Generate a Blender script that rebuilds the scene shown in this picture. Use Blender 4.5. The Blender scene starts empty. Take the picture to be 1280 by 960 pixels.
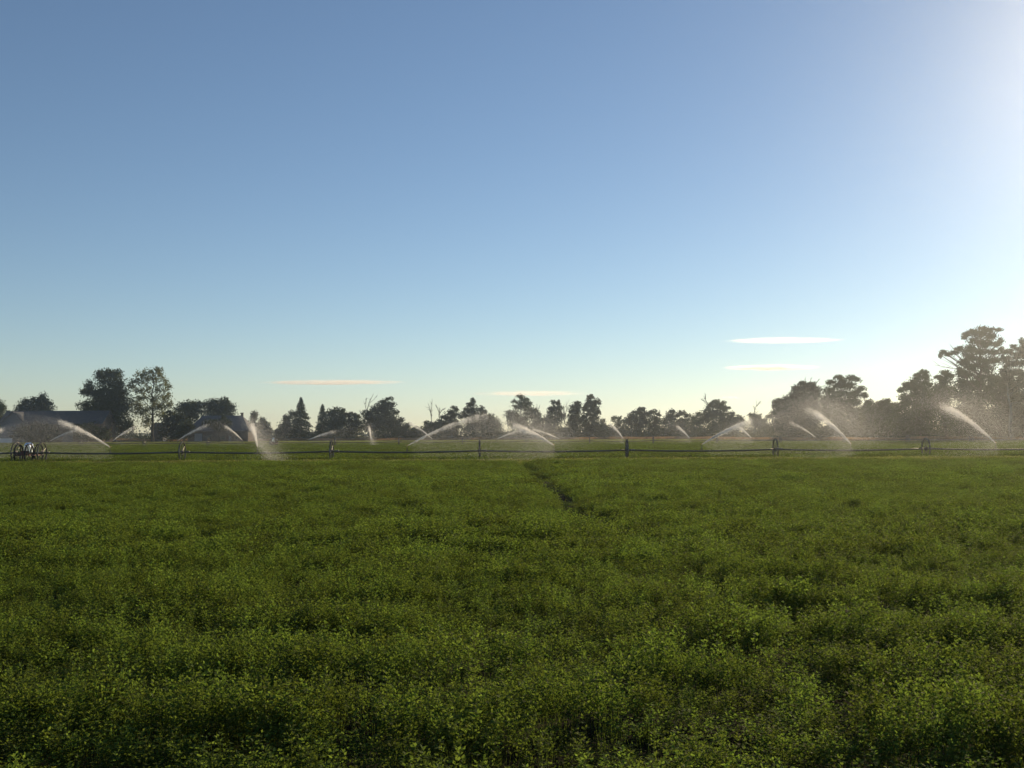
import bpy, math, random
import numpy as np
from mathutils import Vector, Matrix

R = math.radians
rng = np.random.default_rng(7)
random.seed(7)
scene = bpy.context.scene
col = scene.collection

# ---------------------------------------------------------------- camera
FPX, CX, CY, HOR = 1300.0, 640.0, 480.0, 543.0      # focal length and horizon in photograph pixels
CAM_H = 2.2
cam_data = bpy.data.cameras.new('camera')
cam_data.sensor_width = 36.0
cam_data.lens = 36.0 * FPX / 1280.0
cam_data.clip_start, cam_data.clip_end = 0.1, 90000.0
cam = bpy.data.objects.new('camera', cam_data)
col.objects.link(cam)
CAM_M = (Matrix.Rotation(R(90) + math.atan((HOR - CY) / FPX), 4, 'X') @ Matrix.Rotation(R(-0.27), 4, 'Z'))
CAM_M = Matrix.Translation((0, 0, CAM_H)) @ CAM_M
cam.matrix_world = CAM_M
scene.camera = cam

# ---------------------------------------------------------------- sky, sun, exposure
SUN_AZ, SUN_EL = R(33.5), R(19.0)                   # azimuth to the right of the view axis (+Y)
world = bpy.data.worlds.new('World')
scene.world = world
world.use_nodes = True
wn = world.node_tree
bg = wn.nodes['Background']
sky = wn.nodes.new('ShaderNodeTexSky')
sky.sky_type = 'NISHITA'
sky.sun_disc = False
sky.sun_elevation = SUN_EL
sky.sun_rotation = SUN_AZ
sky.altitude = 700
sky.air_density = 1.0
sky.dust_density = 0.12
sky.ozone_density = 2.2
wn.links.new(sky.outputs[0], bg.inputs['Color'])
bg.inputs['Strength'].default_value = 0.094

sun_data = bpy.data.lights.new('sun', 'SUN')
sun_data.energy = 5.0
sun_data.angle = R(0.53)
sun_data.color = (1.0, 0.77, 0.48)
sun = bpy.data.objects.new('sun', sun_data)
col.objects.link(sun)
sun_dir = Vector((math.sin(SUN_AZ) * math.cos(SUN_EL), math.cos(SUN_AZ) * math.cos(SUN_EL), math.sin(SUN_EL)))
sun.rotation_euler = sun_dir.to_track_quat('Z', 'Y').to_euler()
sun.location = sun_dir * 60

scene.view_settings.view_transform = 'Standard'
scene.view_settings.look = 'None'
scene.view_settings.gamma = 1.0
scene.view_settings.use_curve_mapping = False
scene.view_settings.exposure = 0.0
scene.render.engine = 'CYCLES'
cy = scene.cycles
cy.max_bounces = 8
cy.diffuse_bounces = 3
cy.transmission_bounces = 6
cy.transparent_max_bounces = 24
cy.volume_bounces = 5
cy.use_denoising = True
cy.sample_clamp_indirect = 6.0


# ---------------------------------------------------------------- helpers
def at(px, py, Y):
    """World point on the ray through photograph pixel (px, py) at ground distance Y."""
    d = CAM_M.to_3x3() @ Vector((px - CX, -(py - CY), -FPX))
    k = Y / d.y
    return Vector((d.x * k, Y, CAM_H + d.z * k))


def ground_x(px, Y):
    return at(px, HOR, Y).x


def tag(o, label=None, cat=None, group=None, kind=None):
    if label: o['label'] = label
    if cat: o['category'] = cat
    if group: o['group'] = group
    if kind: o['kind'] = kind
    return o


def empty(name, loc=(0, 0, 0)):
    o = bpy.data.objects.new(name, None)
    o.empty_display_size = 0.3
    o.location = loc
    col.objects.link(o)
    return o


def new_mesh(name, verts, faces, mat=None, smooth=False):
    me = bpy.data.meshes.new(name)
    me.from_pydata([tuple(v) for v in verts], [], [tuple(f) for f in faces])
    if mat: me.materials.append(mat)
    if smooth:
        me.polygons.foreach_set('use_smooth', [True] * len(me.polygons))
    me.update()
    return me


def np_mesh(name, V, F, mat=None):
    """Fast mesh from numpy arrays; F is (n,3) or (n,4)."""
    me = bpy.data.meshes.new(name)
    n, k = F.shape
    me.vertices.add(len(V)); me.loops.add(n * k); me.polygons.add(n)
    me.vertices.foreach_set('co', V.astype(np.float32).ravel())
    me.loops.foreach_set('vertex_index', F.astype(np.int32).ravel())
    me.polygons.foreach_set('loop_start', np.arange(0, n * k, k, dtype=np.int32))
    me.polygons.foreach_set('loop_total', np.full(n, k, dtype=np.int32))
    if mat: me.materials.append(mat)
    me.update(calc_edges=True)
    return me


def obj(name, me, parent=None, loc=None):
    o = bpy.data.objects.new(name, me)
    col.objects.link(o)
    if parent is not None: o.parent = parent
    if loc is not None: o.location = loc
    return o


class MB:
    """Collects boxes, tubes and polygons into one mesh."""
    def __init__(s): s.v, s.f = [], []

    def add(s, verts, faces):
        b = len(s.v)
        s.v += [tuple(v) for v in verts]
        s.f += [tuple(i + b for i in f) for f in faces]
        return s

    def box(s, c, d, rot=None):
        x, y, z = d[0] / 2, d[1] / 2, d[2] / 2
        vs = [Vector((sx * x, sy * y, sz * z)) for sx in (-1, 1) for sy in (-1, 1) for sz in (-1, 1)]
        if rot: vs = [rot @ v for v in vs]
        vs = [v + Vector(c) for v in vs]
        return s.add(vs, [(0, 1, 3, 2), (4, 6, 7, 5), (0, 4, 5, 1), (2, 3, 7, 6), (0, 2, 6, 4), (1, 5, 7, 3)])

    def tube(s, pts, radii, n=6, cap=True):
        pts = [Vector(p) for p in pts]
        rings = []
        ref = Vector((0.31, 0.77, 0.55)).normalized()
        for i, p in enumerate(pts):
            t = (pts[min(i + 1, len(pts) - 1)] - pts[max(i - 1, 0)])
            t = t.normalized() if t.length > 1e-9 else Vector((0, 0, 1))
            a = t.cross(ref)
            if a.length < 1e-3: a = t.cross(Vector((1, 0, 0)))
            a.normalize(); b = t.cross(a)
            rings.append([p + (a * math.cos(2 * math.pi * k / n) + b * math.sin(2 * math.pi * k / n)) * radii[i] for k in range(n)])
        vs = [v for r in rings for v in r]
        fs = []
        for i in range(len(pts) - 1):
            for k in range(n):
                fs.append((i * n + k, i * n + (k + 1) % n, (i + 1) * n + (k + 1) % n, (i + 1) * n + k))
        if cap:
            fs.append(tuple(range(n - 1, -1, -1)))
            fs.append(tuple((len(pts) - 1) * n + k for k in range(n)))
        return s.add(vs, fs)

    def ring(s, c, axis, r, tr, w, n=28):
        """Flat-banded wheel rim around an axis: radius r, radial thickness tr, width w."""
        c, axis = Vector(c), Vector(axis).normalized()
        a = axis.cross(Vector((0, 0, 1)));
        if a.length < 1e-3: a = Vector((1, 0, 0))
        a.normalize(); b = axis.cross(a)
        vs, fs = [], []
        for k in range(n):
            d = a * math.cos(2 * math.pi * k / n) + b * math.sin(2 * math.pi * k / n)
            for (rr, ww) in ((r, -w / 2), (r, w / 2), (r - tr, w / 2), (r - tr, -w / 2)):
                vs.append(c + d * rr + axis * ww)
        for k in range(n):
            for q in range(4):
                fs.append((k * 4 + q, k * 4 + (q + 1) % 4, ((k + 1) % n) * 4 + (q + 1) % 4, ((k + 1) % n) * 4 + q))
        return s.add(vs, fs)

    def build(s, name, mat, parent=None, smooth=False, loc=None):
        return obj(name, new_mesh(name, s.v, s.f, mat, smooth), parent, loc)


# ---------------------------------------------------------------- materials
def mat_new(name):
    m = bpy.data.materials.new(name)
    m.use_nodes = True
    nt = m.node_tree
    for n in list(nt.nodes): nt.nodes.remove(n)
    out = nt.nodes.new('ShaderNodeOutputMaterial')
    return m, nt, out


def ramp_noise(nt, c1, c2, scale, detail=4, lo=0.35, hi=0.65, coord='Object', stretch=None):
    tc = nt.nodes.new('ShaderNodeTexCoord')
    src = tc.outputs[coord]
    if coord == 'World':
        pass
    if stretch:
        mp = nt.nodes.new('ShaderNodeMapping'); mp.inputs['Scale'].default_value = stretch
        nt.links.new(src, mp.inputs[0]); src = mp.outputs[0]
    no = nt.nodes.new('ShaderNodeTexNoise')
    no.inputs['Scale'].default_value = scale; no.inputs['Detail'].default_value = detail
    nt.links.new(src, no.inputs['Vector'])
    cr = nt.nodes.new('ShaderNodeValToRGB')
    cr.color_ramp.elements[0].position = lo; cr.color_ramp.elements[1].position = hi
    cr.color_ramp.elements[0].color = (*c1, 1); cr.color_ramp.elements[1].color = (*c2, 1)
    nt.links.new(no.outputs['Fac'], cr.inputs[0])
    return cr.outputs[0], no.outputs['Fac']


def plain(name, c1, c2=None, scale=3.0, rough=0.8, metal=0.0, bump=0.0, stretch=None):
    m, nt, out = mat_new(name)
    p = nt.nodes.new('ShaderNodeBsdfPrincipled')
    c2 = c2 or tuple(v * 0.75 for v in c1)
    cs, fac = ramp_noise(nt, c2, c1, scale, stretch=stretch)
    nt.links.new(cs, p.inputs['Base Color'])
    p.inputs['Roughness'].default_value = rough
    p.inputs['Metallic'].default_value = metal
    if rough > 0.9: p.inputs['Specular IOR Level'].default_value = 0.05
    if bump:
        b = nt.nodes.new('ShaderNodeBump'); b.inputs['Strength'].default_value = bump
        nt.links.new(fac, b.inputs['Height']); nt.links.new(b.outputs[0], p.inputs['Normal'])
    nt.links.new(p.outputs[0], out.inputs[0])
    return m


def foliage(name, c1, c2, trans_mul=(2.0, 1.9, 0.9), trans=0.45, scale=0.6, rough=0.7, use_random=True, spec=0.08):
    """Leaf: glossy-diffuse front with translucency; colour drifts with position and with each plant."""
    m, nt, out = mat_new(name)
    cs, fac = ramp_noise(nt, c1, c2, scale, 3, 0.3, 0.7)
    src = cs
    if use_random:
        oi = nt.nodes.new('ShaderNodeObjectInfo')
        hsv = nt.nodes.new('ShaderNodeHueSaturation')
        mr = nt.nodes.new('ShaderNodeMapRange')
        mr.inputs['To Min'].default_value = 0.65; mr.inputs['To Max'].default_value = 1.3
        nt.links.new(oi.outputs['Random'], mr.inputs['Value'])
        nt.links.new(mr.outputs[0], hsv.inputs['Value'])
        mh = nt.nodes.new('ShaderNodeMapRange')
        mh.inputs['To Min'].default_value = 0.485; mh.inputs['To Max'].default_value = 0.51
        nt.links.new(oi.outputs['Random'], mh.inputs['Value'])
        nt.links.new(mh.outputs[0], hsv.inputs['Hue'])
        nt.links.new(cs, hsv.inputs['Color']); src = hsv.outputs[0]
    p = nt.nodes.new('ShaderNodeBsdfPrincipled')
    p.inputs['Roughness'].default_value = rough
    p.inputs['Specular IOR Level'].default_value = spec
    nt.links.new(src, p.inputs['Base Color'])
    t = nt.nodes.new('ShaderNodeBsdfTranslucent')
    mu = nt.nodes.new('ShaderNodeMix'); mu.data_type = 'RGBA'; mu.blend_type = 'MULTIPLY'
    mu.inputs[0].default_value = 1.0
    nt.links.new(src, mu.inputs[6]); mu.inputs[7].default_value = (*trans_mul, 1)
    nt.links.new(mu.outputs[2], t.inputs['Color'])
    mx = nt.nodes.new('ShaderNodeMixShader'); mx.inputs[0].default_value = trans
    nt.links.new(p.outputs[0], mx.inputs[1]); nt.links.new(t.outputs[0], mx.inputs[2])
    nt.links.new(mx.outputs[0], out.inputs[0])
    return m


def water_mat(name, clear=0.25):
    """Backlit drops: most light goes on forward, some is spread all round."""
    m, nt, out = mat_new(name)
    t = nt.nodes.new('ShaderNodeBsdfTranslucent'); t.inputs['Color'].default_value = (0.95, 0.95, 0.95, 1)
    d = nt.nodes.new('ShaderNodeBsdfRefraction'); d.inputs['Color'].default_value = (0.97, 0.97, 0.97, 1)
    d.inputs['Roughness'].default_value = 0.75; d.inputs['IOR'].default_value = 1.12
    g = nt.nodes.new('ShaderNodeBsdfTransparent')
    a = nt.nodes.new('ShaderNodeMixShader'); a.inputs[0].default_value = 0.28
    nt.links.new(t.outputs[0], a.inputs[1]); nt.links.new(d.outputs[0], a.inputs[2])
    b = nt.nodes.new('ShaderNodeMixShader'); b.inputs[0].default_value = clear
    nt.links.new(a.outputs[0], b.inputs[1]); nt.links.new(g.outputs[0], b.inputs[2])
    nt.links.new(b.outputs[0], out.inputs[0])
    return m


M = {}
M['alfalfa'] = foliage('alfalfa_leaf', (0.050, 0.086, 0.022), (0.118, 0.162, 0.044), (2.35, 2.3, 1.1), 0.50, 16.0)
M['stem'] = plain('alfalfa_stem', (0.07, 0.10, 0.02))
M['short_crop'] = foliage('short_crop_leaf', (0.062, 0.096, 0.022), (0.092, 0.130, 0.034), (2.0, 1.9, 0.9), 0.45, 0.5)
M['pale_crop'] = foliage('pale_crop_leaf', (0.14, 0.165, 0.065), (0.18, 0.205, 0.085), (1.9, 1.8, 0.9), 0.45, 0.5)
M['dry_grass'] = foliage('dry_grass_blade', (0.23, 0.155, 0.085), (0.34, 0.25, 0.14), (1.5, 1.3, 1.1), 0.4, 0.3)
M['soil'] = plain('soil', (0.022, 0.020, 0.014), (0.012, 0.011, 0.008), 1.6, 0.95, 0, 0.4)
M['field'] = plain('field_ground', (0.10, 0.13, 0.028), (0.07, 0.095, 0.018), 0.08, 0.95, 0, 0.3)
M['pale_field'] = plain('pale_field_ground', (0.17, 0.185, 0.07), (0.13, 0.15, 0.045), 0.06, 0.95, 0, 0.3)
M['dry_ground'] = plain('dry_ground', (0.26, 0.19, 0.11), (0.17, 0.13, 0.07), 0.2, 0.95, 0, 0.4)
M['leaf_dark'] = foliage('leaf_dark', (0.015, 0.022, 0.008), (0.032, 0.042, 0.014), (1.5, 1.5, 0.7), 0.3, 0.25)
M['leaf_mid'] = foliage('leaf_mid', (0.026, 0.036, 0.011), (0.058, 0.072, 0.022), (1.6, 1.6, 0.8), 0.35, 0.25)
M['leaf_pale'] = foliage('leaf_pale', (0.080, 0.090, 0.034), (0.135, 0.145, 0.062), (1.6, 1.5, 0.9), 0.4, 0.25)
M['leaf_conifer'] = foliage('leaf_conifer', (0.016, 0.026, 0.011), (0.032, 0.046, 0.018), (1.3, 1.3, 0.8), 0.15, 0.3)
M['bark'] = plain('bark', (0.10, 0.085, 0.065), (0.05, 0.042, 0.032), 2.0, 0.95, 0, 0.5, (1, 1, 0.2))
M['bark_pale'] = plain('bark_pale', (0.34, 0.31, 0.27), (0.20, 0.18, 0.15), 1.4, 0.9, 0, 0.4, (1, 1, 0.2))
M['dead_wood'] = plain('dead_wood', (0.20, 0.17, 0.14), (0.12, 0.10, 0.08), 2.0, 0.9)
M['steel'] = plain('galvanised_steel', (0.16, 0.155, 0.15), (0.08, 0.075, 0.07), 9.0, 0.45, 0.7)
M['pipe'] = plain('aluminium_pipe', (0.11, 0.11, 0.11), (0.065, 0.065, 0.065), 6.0, 0.5, 0.5, 0, (0.15, 1, 1))
M['brass'] = plain('brass', (0.55, 0.40, 0.16), (0.40, 0.28, 0.10), 20.0, 0.4, 0.9)
M['bare_metal'] = plain('polished_cover', (0.85, 0.85, 0.86), (0.75, 0.75, 0.76), 3.0, 0.16, 1.0)
M['red_paint'] = plain('red_paint', (0.12, 0.028, 0.02), (0.07, 0.018, 0.014), 6.0, 0.5)
M['rubber'] = plain('rubber', (0.02, 0.02, 0.02), (0.012, 0.012, 0.012), 8.0, 0.8)
M['roof_slate'] = plain('grey_blue_roofing', (0.060, 0.064, 0.076), (0.042, 0.045, 0.054), 0.8, 0.85, 0, 0.2, (1, 4, 4))
M['roof_grey'] = plain('grey_shingles', (0.085, 0.090, 0.105), (0.060, 0.064, 0.075), 0.9, 0.85, 0, 0.2, (1, 4, 4))
M['wall_blue'] = plain('blue_grey_siding', (0.11, 0.125, 0.155), (0.08, 0.09, 0.115), 1.2, 0.8, 0, 0.2, (0.3, 0.3, 5))
M['wall_brown'] = plain('brown_siding', (0.085, 0.065, 0.055), (0.06, 0.045, 0.04), 1.2, 0.85, 0, 0.2, (0.3, 0.3, 5))
M['wall_white'] = plain('white_siding', (0.66, 0.66, 0.68), (0.55, 0.55, 0.58), 1.2, 0.8, 0, 0.1, (0.3, 0.3, 5))
M['trim'] = plain('white_trim', (0.7, 0.7, 0.68), None, 4.0, 0.6)
M['pale_door'] = plain('pale_blue_door', (0.26, 0.29, 0.34), (0.2, 0.23, 0.27), 1.2, 0.7)
M['frame'] = plain('weathered_frame', (0.10, 0.09, 0.08), None, 4.0, 0.7)
M['car_paint'] = plain('pale_car_paint', (0.62, 0.62, 0.60), (0.52, 0.52, 0.5), 2.0, 0.3)
M['glass'] = plain('dark_glass', (0.03, 0.035, 0.04), None, 3.0, 0.08)
M['stream'] = water_mat('water_stream', 0.4)
M['drops'] = water_mat('water_drops', 0.45)

# ---------------------------------------------------------------- ground
CROP_END = 71.0           # far edge of the tall crop
STRIP_END = 232.0         # darker strip ends, paler wet strip begins
Y_NEAR_LINE, Y_FAR_LINE = 85.0, 200.0


def field_end(px):
    """Ground distance where the field gives way to dry grass, along photograph column px."""
    pts = [(-300, 372), (560, 385), (860, 372), (980, 300), (1060, 252), (1700, 232)]
    xs, ys = zip(*pts)
    return float(np.interp(px, xs, ys))


def sheet(name, quads, z, mat):
    o = obj(name, new_mesh(name, [(x, y, z) for x, y in quads], [tuple(range(len(quads)))], mat))
    tag(o, kind='structure')
    return o


S = 1500.0
sheet('ground', [(-S, -S), (S, -S), (S, S), (-S, S)], 0.0, M['dry_ground'])
edge_px = list(range(-300, 1701, 50))
far_edge = [(ground_x(p, field_end(p)), field_end(p)) for p in edge_px]
sheet('pale_field', [(-400, STRIP_END)] + [(x, max(y, STRIP_END + 0.5)) for x, y in far_edge] + [(400, STRIP_END)], 0.004, M['pale_field'])
sheet('green_field', [(-400, CROP_END), (-400, STRIP_END), (400, STRIP_END), (400, CROP_END)], 0.008, M['field'])
sheet('crop_soil', [(-400, -60), (-400, CROP_END + 0.2), (400, CROP_END + 0.2), (400, -60)], 0.012, M['soil'])


# ---------------------------------------------------------------- value noise for planting
def vnoise(x, y, seed=0):
    def h(i, j):
        v = np.sin(i * 127.1 + j * 311.7 + seed * 74.7) * 43758.5453
        return v - np.floor(v)
    xi, yi = np.floor(x), np.floor(y)
    fx, fy = x - xi, y - yi
    fx, fy = fx * fx * (3 - 2 * fx), fy * fy * (3 - 2 * fy)
    return (h(xi, yi) * (1 - fx) + h(xi + 1, yi) * fx) * (1 - fy) + (h(xi, yi + 1) * (1 - fx) + h(xi + 1, yi + 1) * fx) * fy


def fnoise(x, y, seed=0):
    return (vnoise(x, y, seed) + 0.5 * vnoise(x * 2.1, y * 2.1, seed + 3) + 0.25 * vnoise(x * 4.3, y * 4.3, seed + 9)) / 1.75


# ---------------------------------------------------------------- instanced planting (uncountable crop)
def scatter(name, sources, P, S3, ROT, IDX, label, cat):
    """One object that plants copies of the source meshes on its points."""
    me = bpy.data.meshes.new(name)
    n = len(P)
    me.vertices.add(n)
    me.vertices.foreach_set('co', P.astype(np.float32).ravel())
    a = me.attributes.new('psize', 'FLOAT_VECTOR', 'POINT'); a.data.foreach_set('vector', S3.astype(np.float32).ravel())
    a = me.attributes.new('prot', 'FLOAT_VECTOR', 'POINT'); a.data.foreach_set('vector', ROT.astype(np.float32).ravel())
    a = me.attributes.new('pick', 'INT', 'POINT'); a.data.foreach_set('value', IDX.astype(np.int32))
    me.update()
    o = obj(name, me)
    tag(o, label, cat, kind='stuff')
    src = bpy.data.collections.new(name + '_sources')
    for i, s in enumerate(sources):
        so = bpy.data.objects.new('%s_source_%02d' % (name, i), s)
        src.objects.link(so)
    ng = bpy.data.node_groups.new(name + '_planting', 'GeometryNodeTree')
    ng.interface.new_socket('Geometry', in_out='INPUT', socket_type='NodeSocketGeometry')
    ng.interface.new_socket('Geometry', in_out='OUTPUT', socket_type='NodeSocketGeometry')
    N, L = ng.nodes, ng.links
    gi, go = N.new('NodeGroupInput'), N.new('NodeGroupOutput')
    m2p = N.new('GeometryNodeMeshToPoints')
    ci = N.new('GeometryNodeCollectionInfo')
    ci.inputs['Collection'].default_value = src
    ci.inputs['Separate Children'].default_value = True
    ci.inputs['Reset Children'].default_value = True
    ip = N.new('GeometryNodeInstanceOnPoints')
    ip.inputs['Pick Instance'].default_value = True

    def attr(nm, t):
        q = N.new('GeometryNodeInputNamedAttribute'); q.data_type = t; q.inputs['Name'].default_value = nm
        return q.outputs['Attribute']
    e2r = N.new('FunctionNodeEulerToRotation')
    L.new(attr('prot', 'FLOAT_VECTOR'), e2r.inputs[0])
    L.new(gi.outputs[0], m2p.inputs['Mesh'])
    L.new(m2p.outputs[0], ip.inputs['Points'])
    L.new(ci.outputs[0], ip.inputs['Instance'])
    L.new(attr('pick', 'INT'), ip.inputs['Instance Index'])
    L.new(e2r.outputs[0], ip.inputs['Rotation'])
    L.new(attr('psize', 'FLOAT_VECTOR'), ip.inputs['Scale'])
    L.new(ip.outputs[0], go.inputs[0])
    md = o.modifiers.new('planting', 'NODES')
    md.node_group = ng
    return o


def clump(name, mat, n_stems, radius, h_lo, h_hi, leaf_len, n_leaves, seed, u0=0.35, domes=0, dome_r=0.12):
    """A tuft of alfalfa: leaning stems carrying three-leaflet leaves and a leafy tip."""
    g = np.random.default_rng(seed)
    V, F = [], []

    def leaflet(p, d, up, ln, wd):
        side = np.cross(d, up); side /= (np.linalg.norm(side) + 1e-9)
        b = len(V)
        V.extend([p, p + d * ln * 0.5 + side * wd * 0.5 + up * ln * 0.10, p + d * ln, p + d * ln * 0.5 - side * wd * 0.5 + up * ln * 0.10])
        F.append((b, b + 1, b + 2, b + 3))

    for s in range(n_stems):
        a, r = g.uniform(0, 2 * math.pi), radius * math.sqrt(g.uniform(0, 1))
        base = np.array([r * math.cos(a), r * math.sin(a), 0.0])
        h = g.uniform(h_lo, h_hi)
        if domes:
            d = s % domes
            da, dr = d * 2.4 + seed, radius * math.sqrt((d + 0.5) / domes)
            rr = dome_r * math.sqrt(g.uniform(0, 1))
            base = np.array([dr * math.cos(da) + rr * math.cos(a), dr * math.sin(da) + rr * math.sin(a), 0.0])
            h = (h_hi - (h_hi - h_lo) * (rr / dome_r) ** 1.6) * g.uniform(0.85, 1.05) * (0.82 + 0.3 * ((d * 0.618 + seed * 0.37) % 1.0))
        lean = np.array([math.cos(a), math.sin(a), 0]) * g.uniform(0, 0.25) + g.normal(0, 0.10, 3) * (1, 1, 0)
        tip = base + lean * h + np.array([0, 0, h])
        # thin stem as a narrow blade
        b = len(V); w = np.array([math.sin(a), -math.cos(a), 0]) * 0.0009
        V.extend([base - w, base + w, tip * 0.9 + base * 0.1 + w * 0.5, tip * 0.9 + base * 0.1 - w * 0.5]); F.append((b, b + 1, b + 2, b + 3))
        for k in range(n_leaves):
            u = u0 + (1 - u0) * ((k + g.uniform(0, 0.8)) / n_leaves) ** 0.7
            u = min(u, 1.0)
            p = base + (tip - base) * u
            az = k * 2.4 + g.uniform(-0.5, 0.5)
            out = np.array([math.cos(az), math.sin(az), 0.0])
            el = g.uniform(0.0, 0.9) + (0.5 if u > 0.85 else 0)
            d = out * math.cos(el) + np.array([0, 0, math.sin(el)])
            q = p + d * leaf_len * g.uniform(0.6, 1.3)
            for t in (-1, 0, 1):
                az2 = az + t * 0.95 + g.uniform(-0.2, 0.2)
                e2 = g.uniform(0.0, 1.15)
                dd = np.array([math.cos(az2) * math.cos(e2), math.sin(az2) * math.cos(e2), math.sin(e2)])
                up = np.array([g.normal(0, 0.5), g.normal(0, 0.5), 1.0]); up -= dd * up.dot(dd); up /= np.linalg.norm(up)
                ln = leaf_len * g.uniform(0.75, 1.2)
                leaflet(q, dd, up, ln, ln * g.uniform(0.42, 0.58))
    me = np_mesh(name, np.array(V), np.array(F), mat)
    return me


def plant_points(y0, y1, density, jitter_seed, extra=1.18, pad=2.5):
    g = np.random.default_rng(jitter_seed)
    k = 640.0 / FPX * extra
    wmax = k * y1 + pad
    n = int((y1 - y0) * 2 * wmax * density)
    y = g.uniform(y0, y1, n); x = g.uniform(-wmax, wmax, n)
    keep = np.abs(x) < k * y + pad
    return x[keep], y[keep]


# the narrow wheel track that runs through the tall crop, read off the photograph
track_px = [(648, 576), (664, 585), (682, 597), (700, 612), (712, 625), (728, 637), (745, 643), (762, 648)]
track = []
for (a, b) in track_px:
    p0 = at(a, b, 1.0)
    dz = (p0.z - CAM_H)
    Yt = (0.42 - CAM_H) / dz
    q = at(a, b, Yt); track.append((q.x, q.y))


def track_dist(x, y):
    d = np.full(len(x), 1e9)
    for (ax, ay), (bx, by) in zip(track[:-1], track[1:]):
        vx, vy = bx - ax, by - ay
        t = np.clip(((x - ax) * vx + (y - ay) * vy) / (vx * vx + vy * vy), 0, 1)
        d = np.minimum(d, np.hypot(x - ax - t * vx, y - ay - t * vy))
    return d


def crop_height(x, y):
    """Uneven stand: hollows stretched across the view, one wheel track, a clean far edge."""
    n1 = fnoise(x * 0.55 + 4.0, y * 0.95 + x * 0.12, 1)
    n2 = fnoise(x * 1.7, y * 2.3, 5)
    n3 = fnoise(x * 0.12, y * 0.16, 8)
    row = np.sin(2 * math.pi * (y + 1.1 * fnoise(x * 0.35, y * 0.10, 14) + 0.05 * x) / 1.75)
    near = np.clip(1.25 - y / 24.0, 0.18, 1.0)
    h = 0.82 + 0.40 * (n1 - 0.5) + 0.50 * (n2 - 0.5) + 0.25 * (n3 - 0.5) + 0.25 * row * near
    gap = fnoise(x * 0.95 + 0.2 * y, y * 2.1, 33) - 0.10 * row
    h *= 1 - 0.55 * near * np.clip((0.43 - gap) * 9.0, 0, 1)
    h = np.clip(h, 0.14, 1.08)
    td = track_dist(x, y)
    wob = np.where(y < 16, 0.30, np.where(y < 36, 0.46, 0.74)) + 0.14 * (fnoise(x * 1.3, y * 0.8, 21) - 0.5)
    h *= np.where(td < wob, 0.32, 1.0)
    return h


def plant(name, y0, y1, density, seed, sources, label, hmul=1.0, wmul=1.0):
    x, y = plant_points(y0, y1, density, seed)
    g = np.random.default_rng(seed + 50)
    h = crop_height(x, y) * hmul * g.uniform(0.85, 1.15, len(x))
    keep = g.uniform(0, 1, len(x)) < np.clip((h / hmul - 0.15) * 3.0, 0.45, 1)
    x, y, h = x[keep], y[keep], h[keep]
    n = len(x)
    w = wmul * (0.75 + 0.35 * h / hmul) * g.uniform(0.85, 1.15, n)
    P = np.stack([x, y, np.full(n, 0.012)], 1)
    S3 = np.stack([w, w, h], 1)
    ROT = np.stack([g.normal(0, 0.08, n), g.normal(0, 0.08, n), g.uniform(0, 6.283, n)], 1)
    return scatter(name, sources, P, S3, ROT, g.integers(0, len(sources), n), label, 'crop')


near_src = [clump('alfalfa_tuft', M['alfalfa'], 18, 0.001, 0.30, 0.55, 0.025, 9, 100 + i, 0.66, 1, 0.13) for i in range(8)]
mid_src = [clump('alfalfa_patch', M['alfalfa'], 55, 0.30, 0.30, 0.55, 0.034, 7, 200 + i, 0.64, 5, 0.12) for i in range(8)]
far_src = [clump('alfalfa_bed', M['alfalfa'], 120, 0.62, 0.30, 0.55, 0.050, 5, 300 + i, 0.58, 17, 0.14) for i in range(6)]
plant('foreground_alfalfa', 2.6, 16.0, 27, 11, near_src, 'leafy dark green alfalfa filling the bottom of the picture')
plant('middle_alfalfa', 16.0, 36.0, 6.0, 12, mid_src, 'dense green alfalfa halfway up the near field')
plant('far_alfalfa', 36.0, CROP_END, 2.2, 13, far_src, 'fine textured alfalfa ending in a straight edge before the nearer wheel line')

low_src = [clump('low_tuft', M['short_crop'], 60, 1.3, 0.16, 0.30, 0.11, 4, 400 + i) for i in range(5)]
pale_src = [clump('pale_tuft', M['pale_crop'], 50, 1.3, 0.08, 0.16, 0.11, 3, 450 + i) for i in range(4)]


def low_plant(name, y0, y1, density, seed, src, label, test=None):
    x, y = plant_points(y0, y1, density, seed, 1.25, 5)
    if test is not None:
        k = test(x, y); x, y = x[k], y[k]
    g = np.random.default_rng(seed)
    n = len(x)
    h = 0.7 + 0.6 * fnoise(x * 0.06, y * 0.05, 4)
    P = np.stack([x, y, np.full(n, 0.01)], 1)
    S3 = np.stack([np.ones(n), np.ones(n), h], 1)
    ROT = np.stack([np.zeros(n), np.zeros(n), g.uniform(0, 6.283, n)], 1)
    return scatter(name, src, P, S3, ROT, g.integers(0, len(src), n), label, 'crop')


low_plant('stubble_strip', CROP_END + 1.5, 83.0, 0.9, 21, pale_src, 'pale short regrowth strip under the nearer wheel line')
low_plant('short_green_crop', 83.0, STRIP_END, 0.42, 22, low_src, 'short green crop between the two wheel lines')


def in_field(x, y):
    px = CX + x / y * FPX
    e = np.interp(px, edge_px, [field_end(p) for p in edge_px])
    return y < e - 2


low_plant('pale_wet_crop', STRIP_END, 385.0, 0.16, 23, pale_src, 'pale yellow green crop wetted beneath the farther wheel line', in_field)


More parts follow.
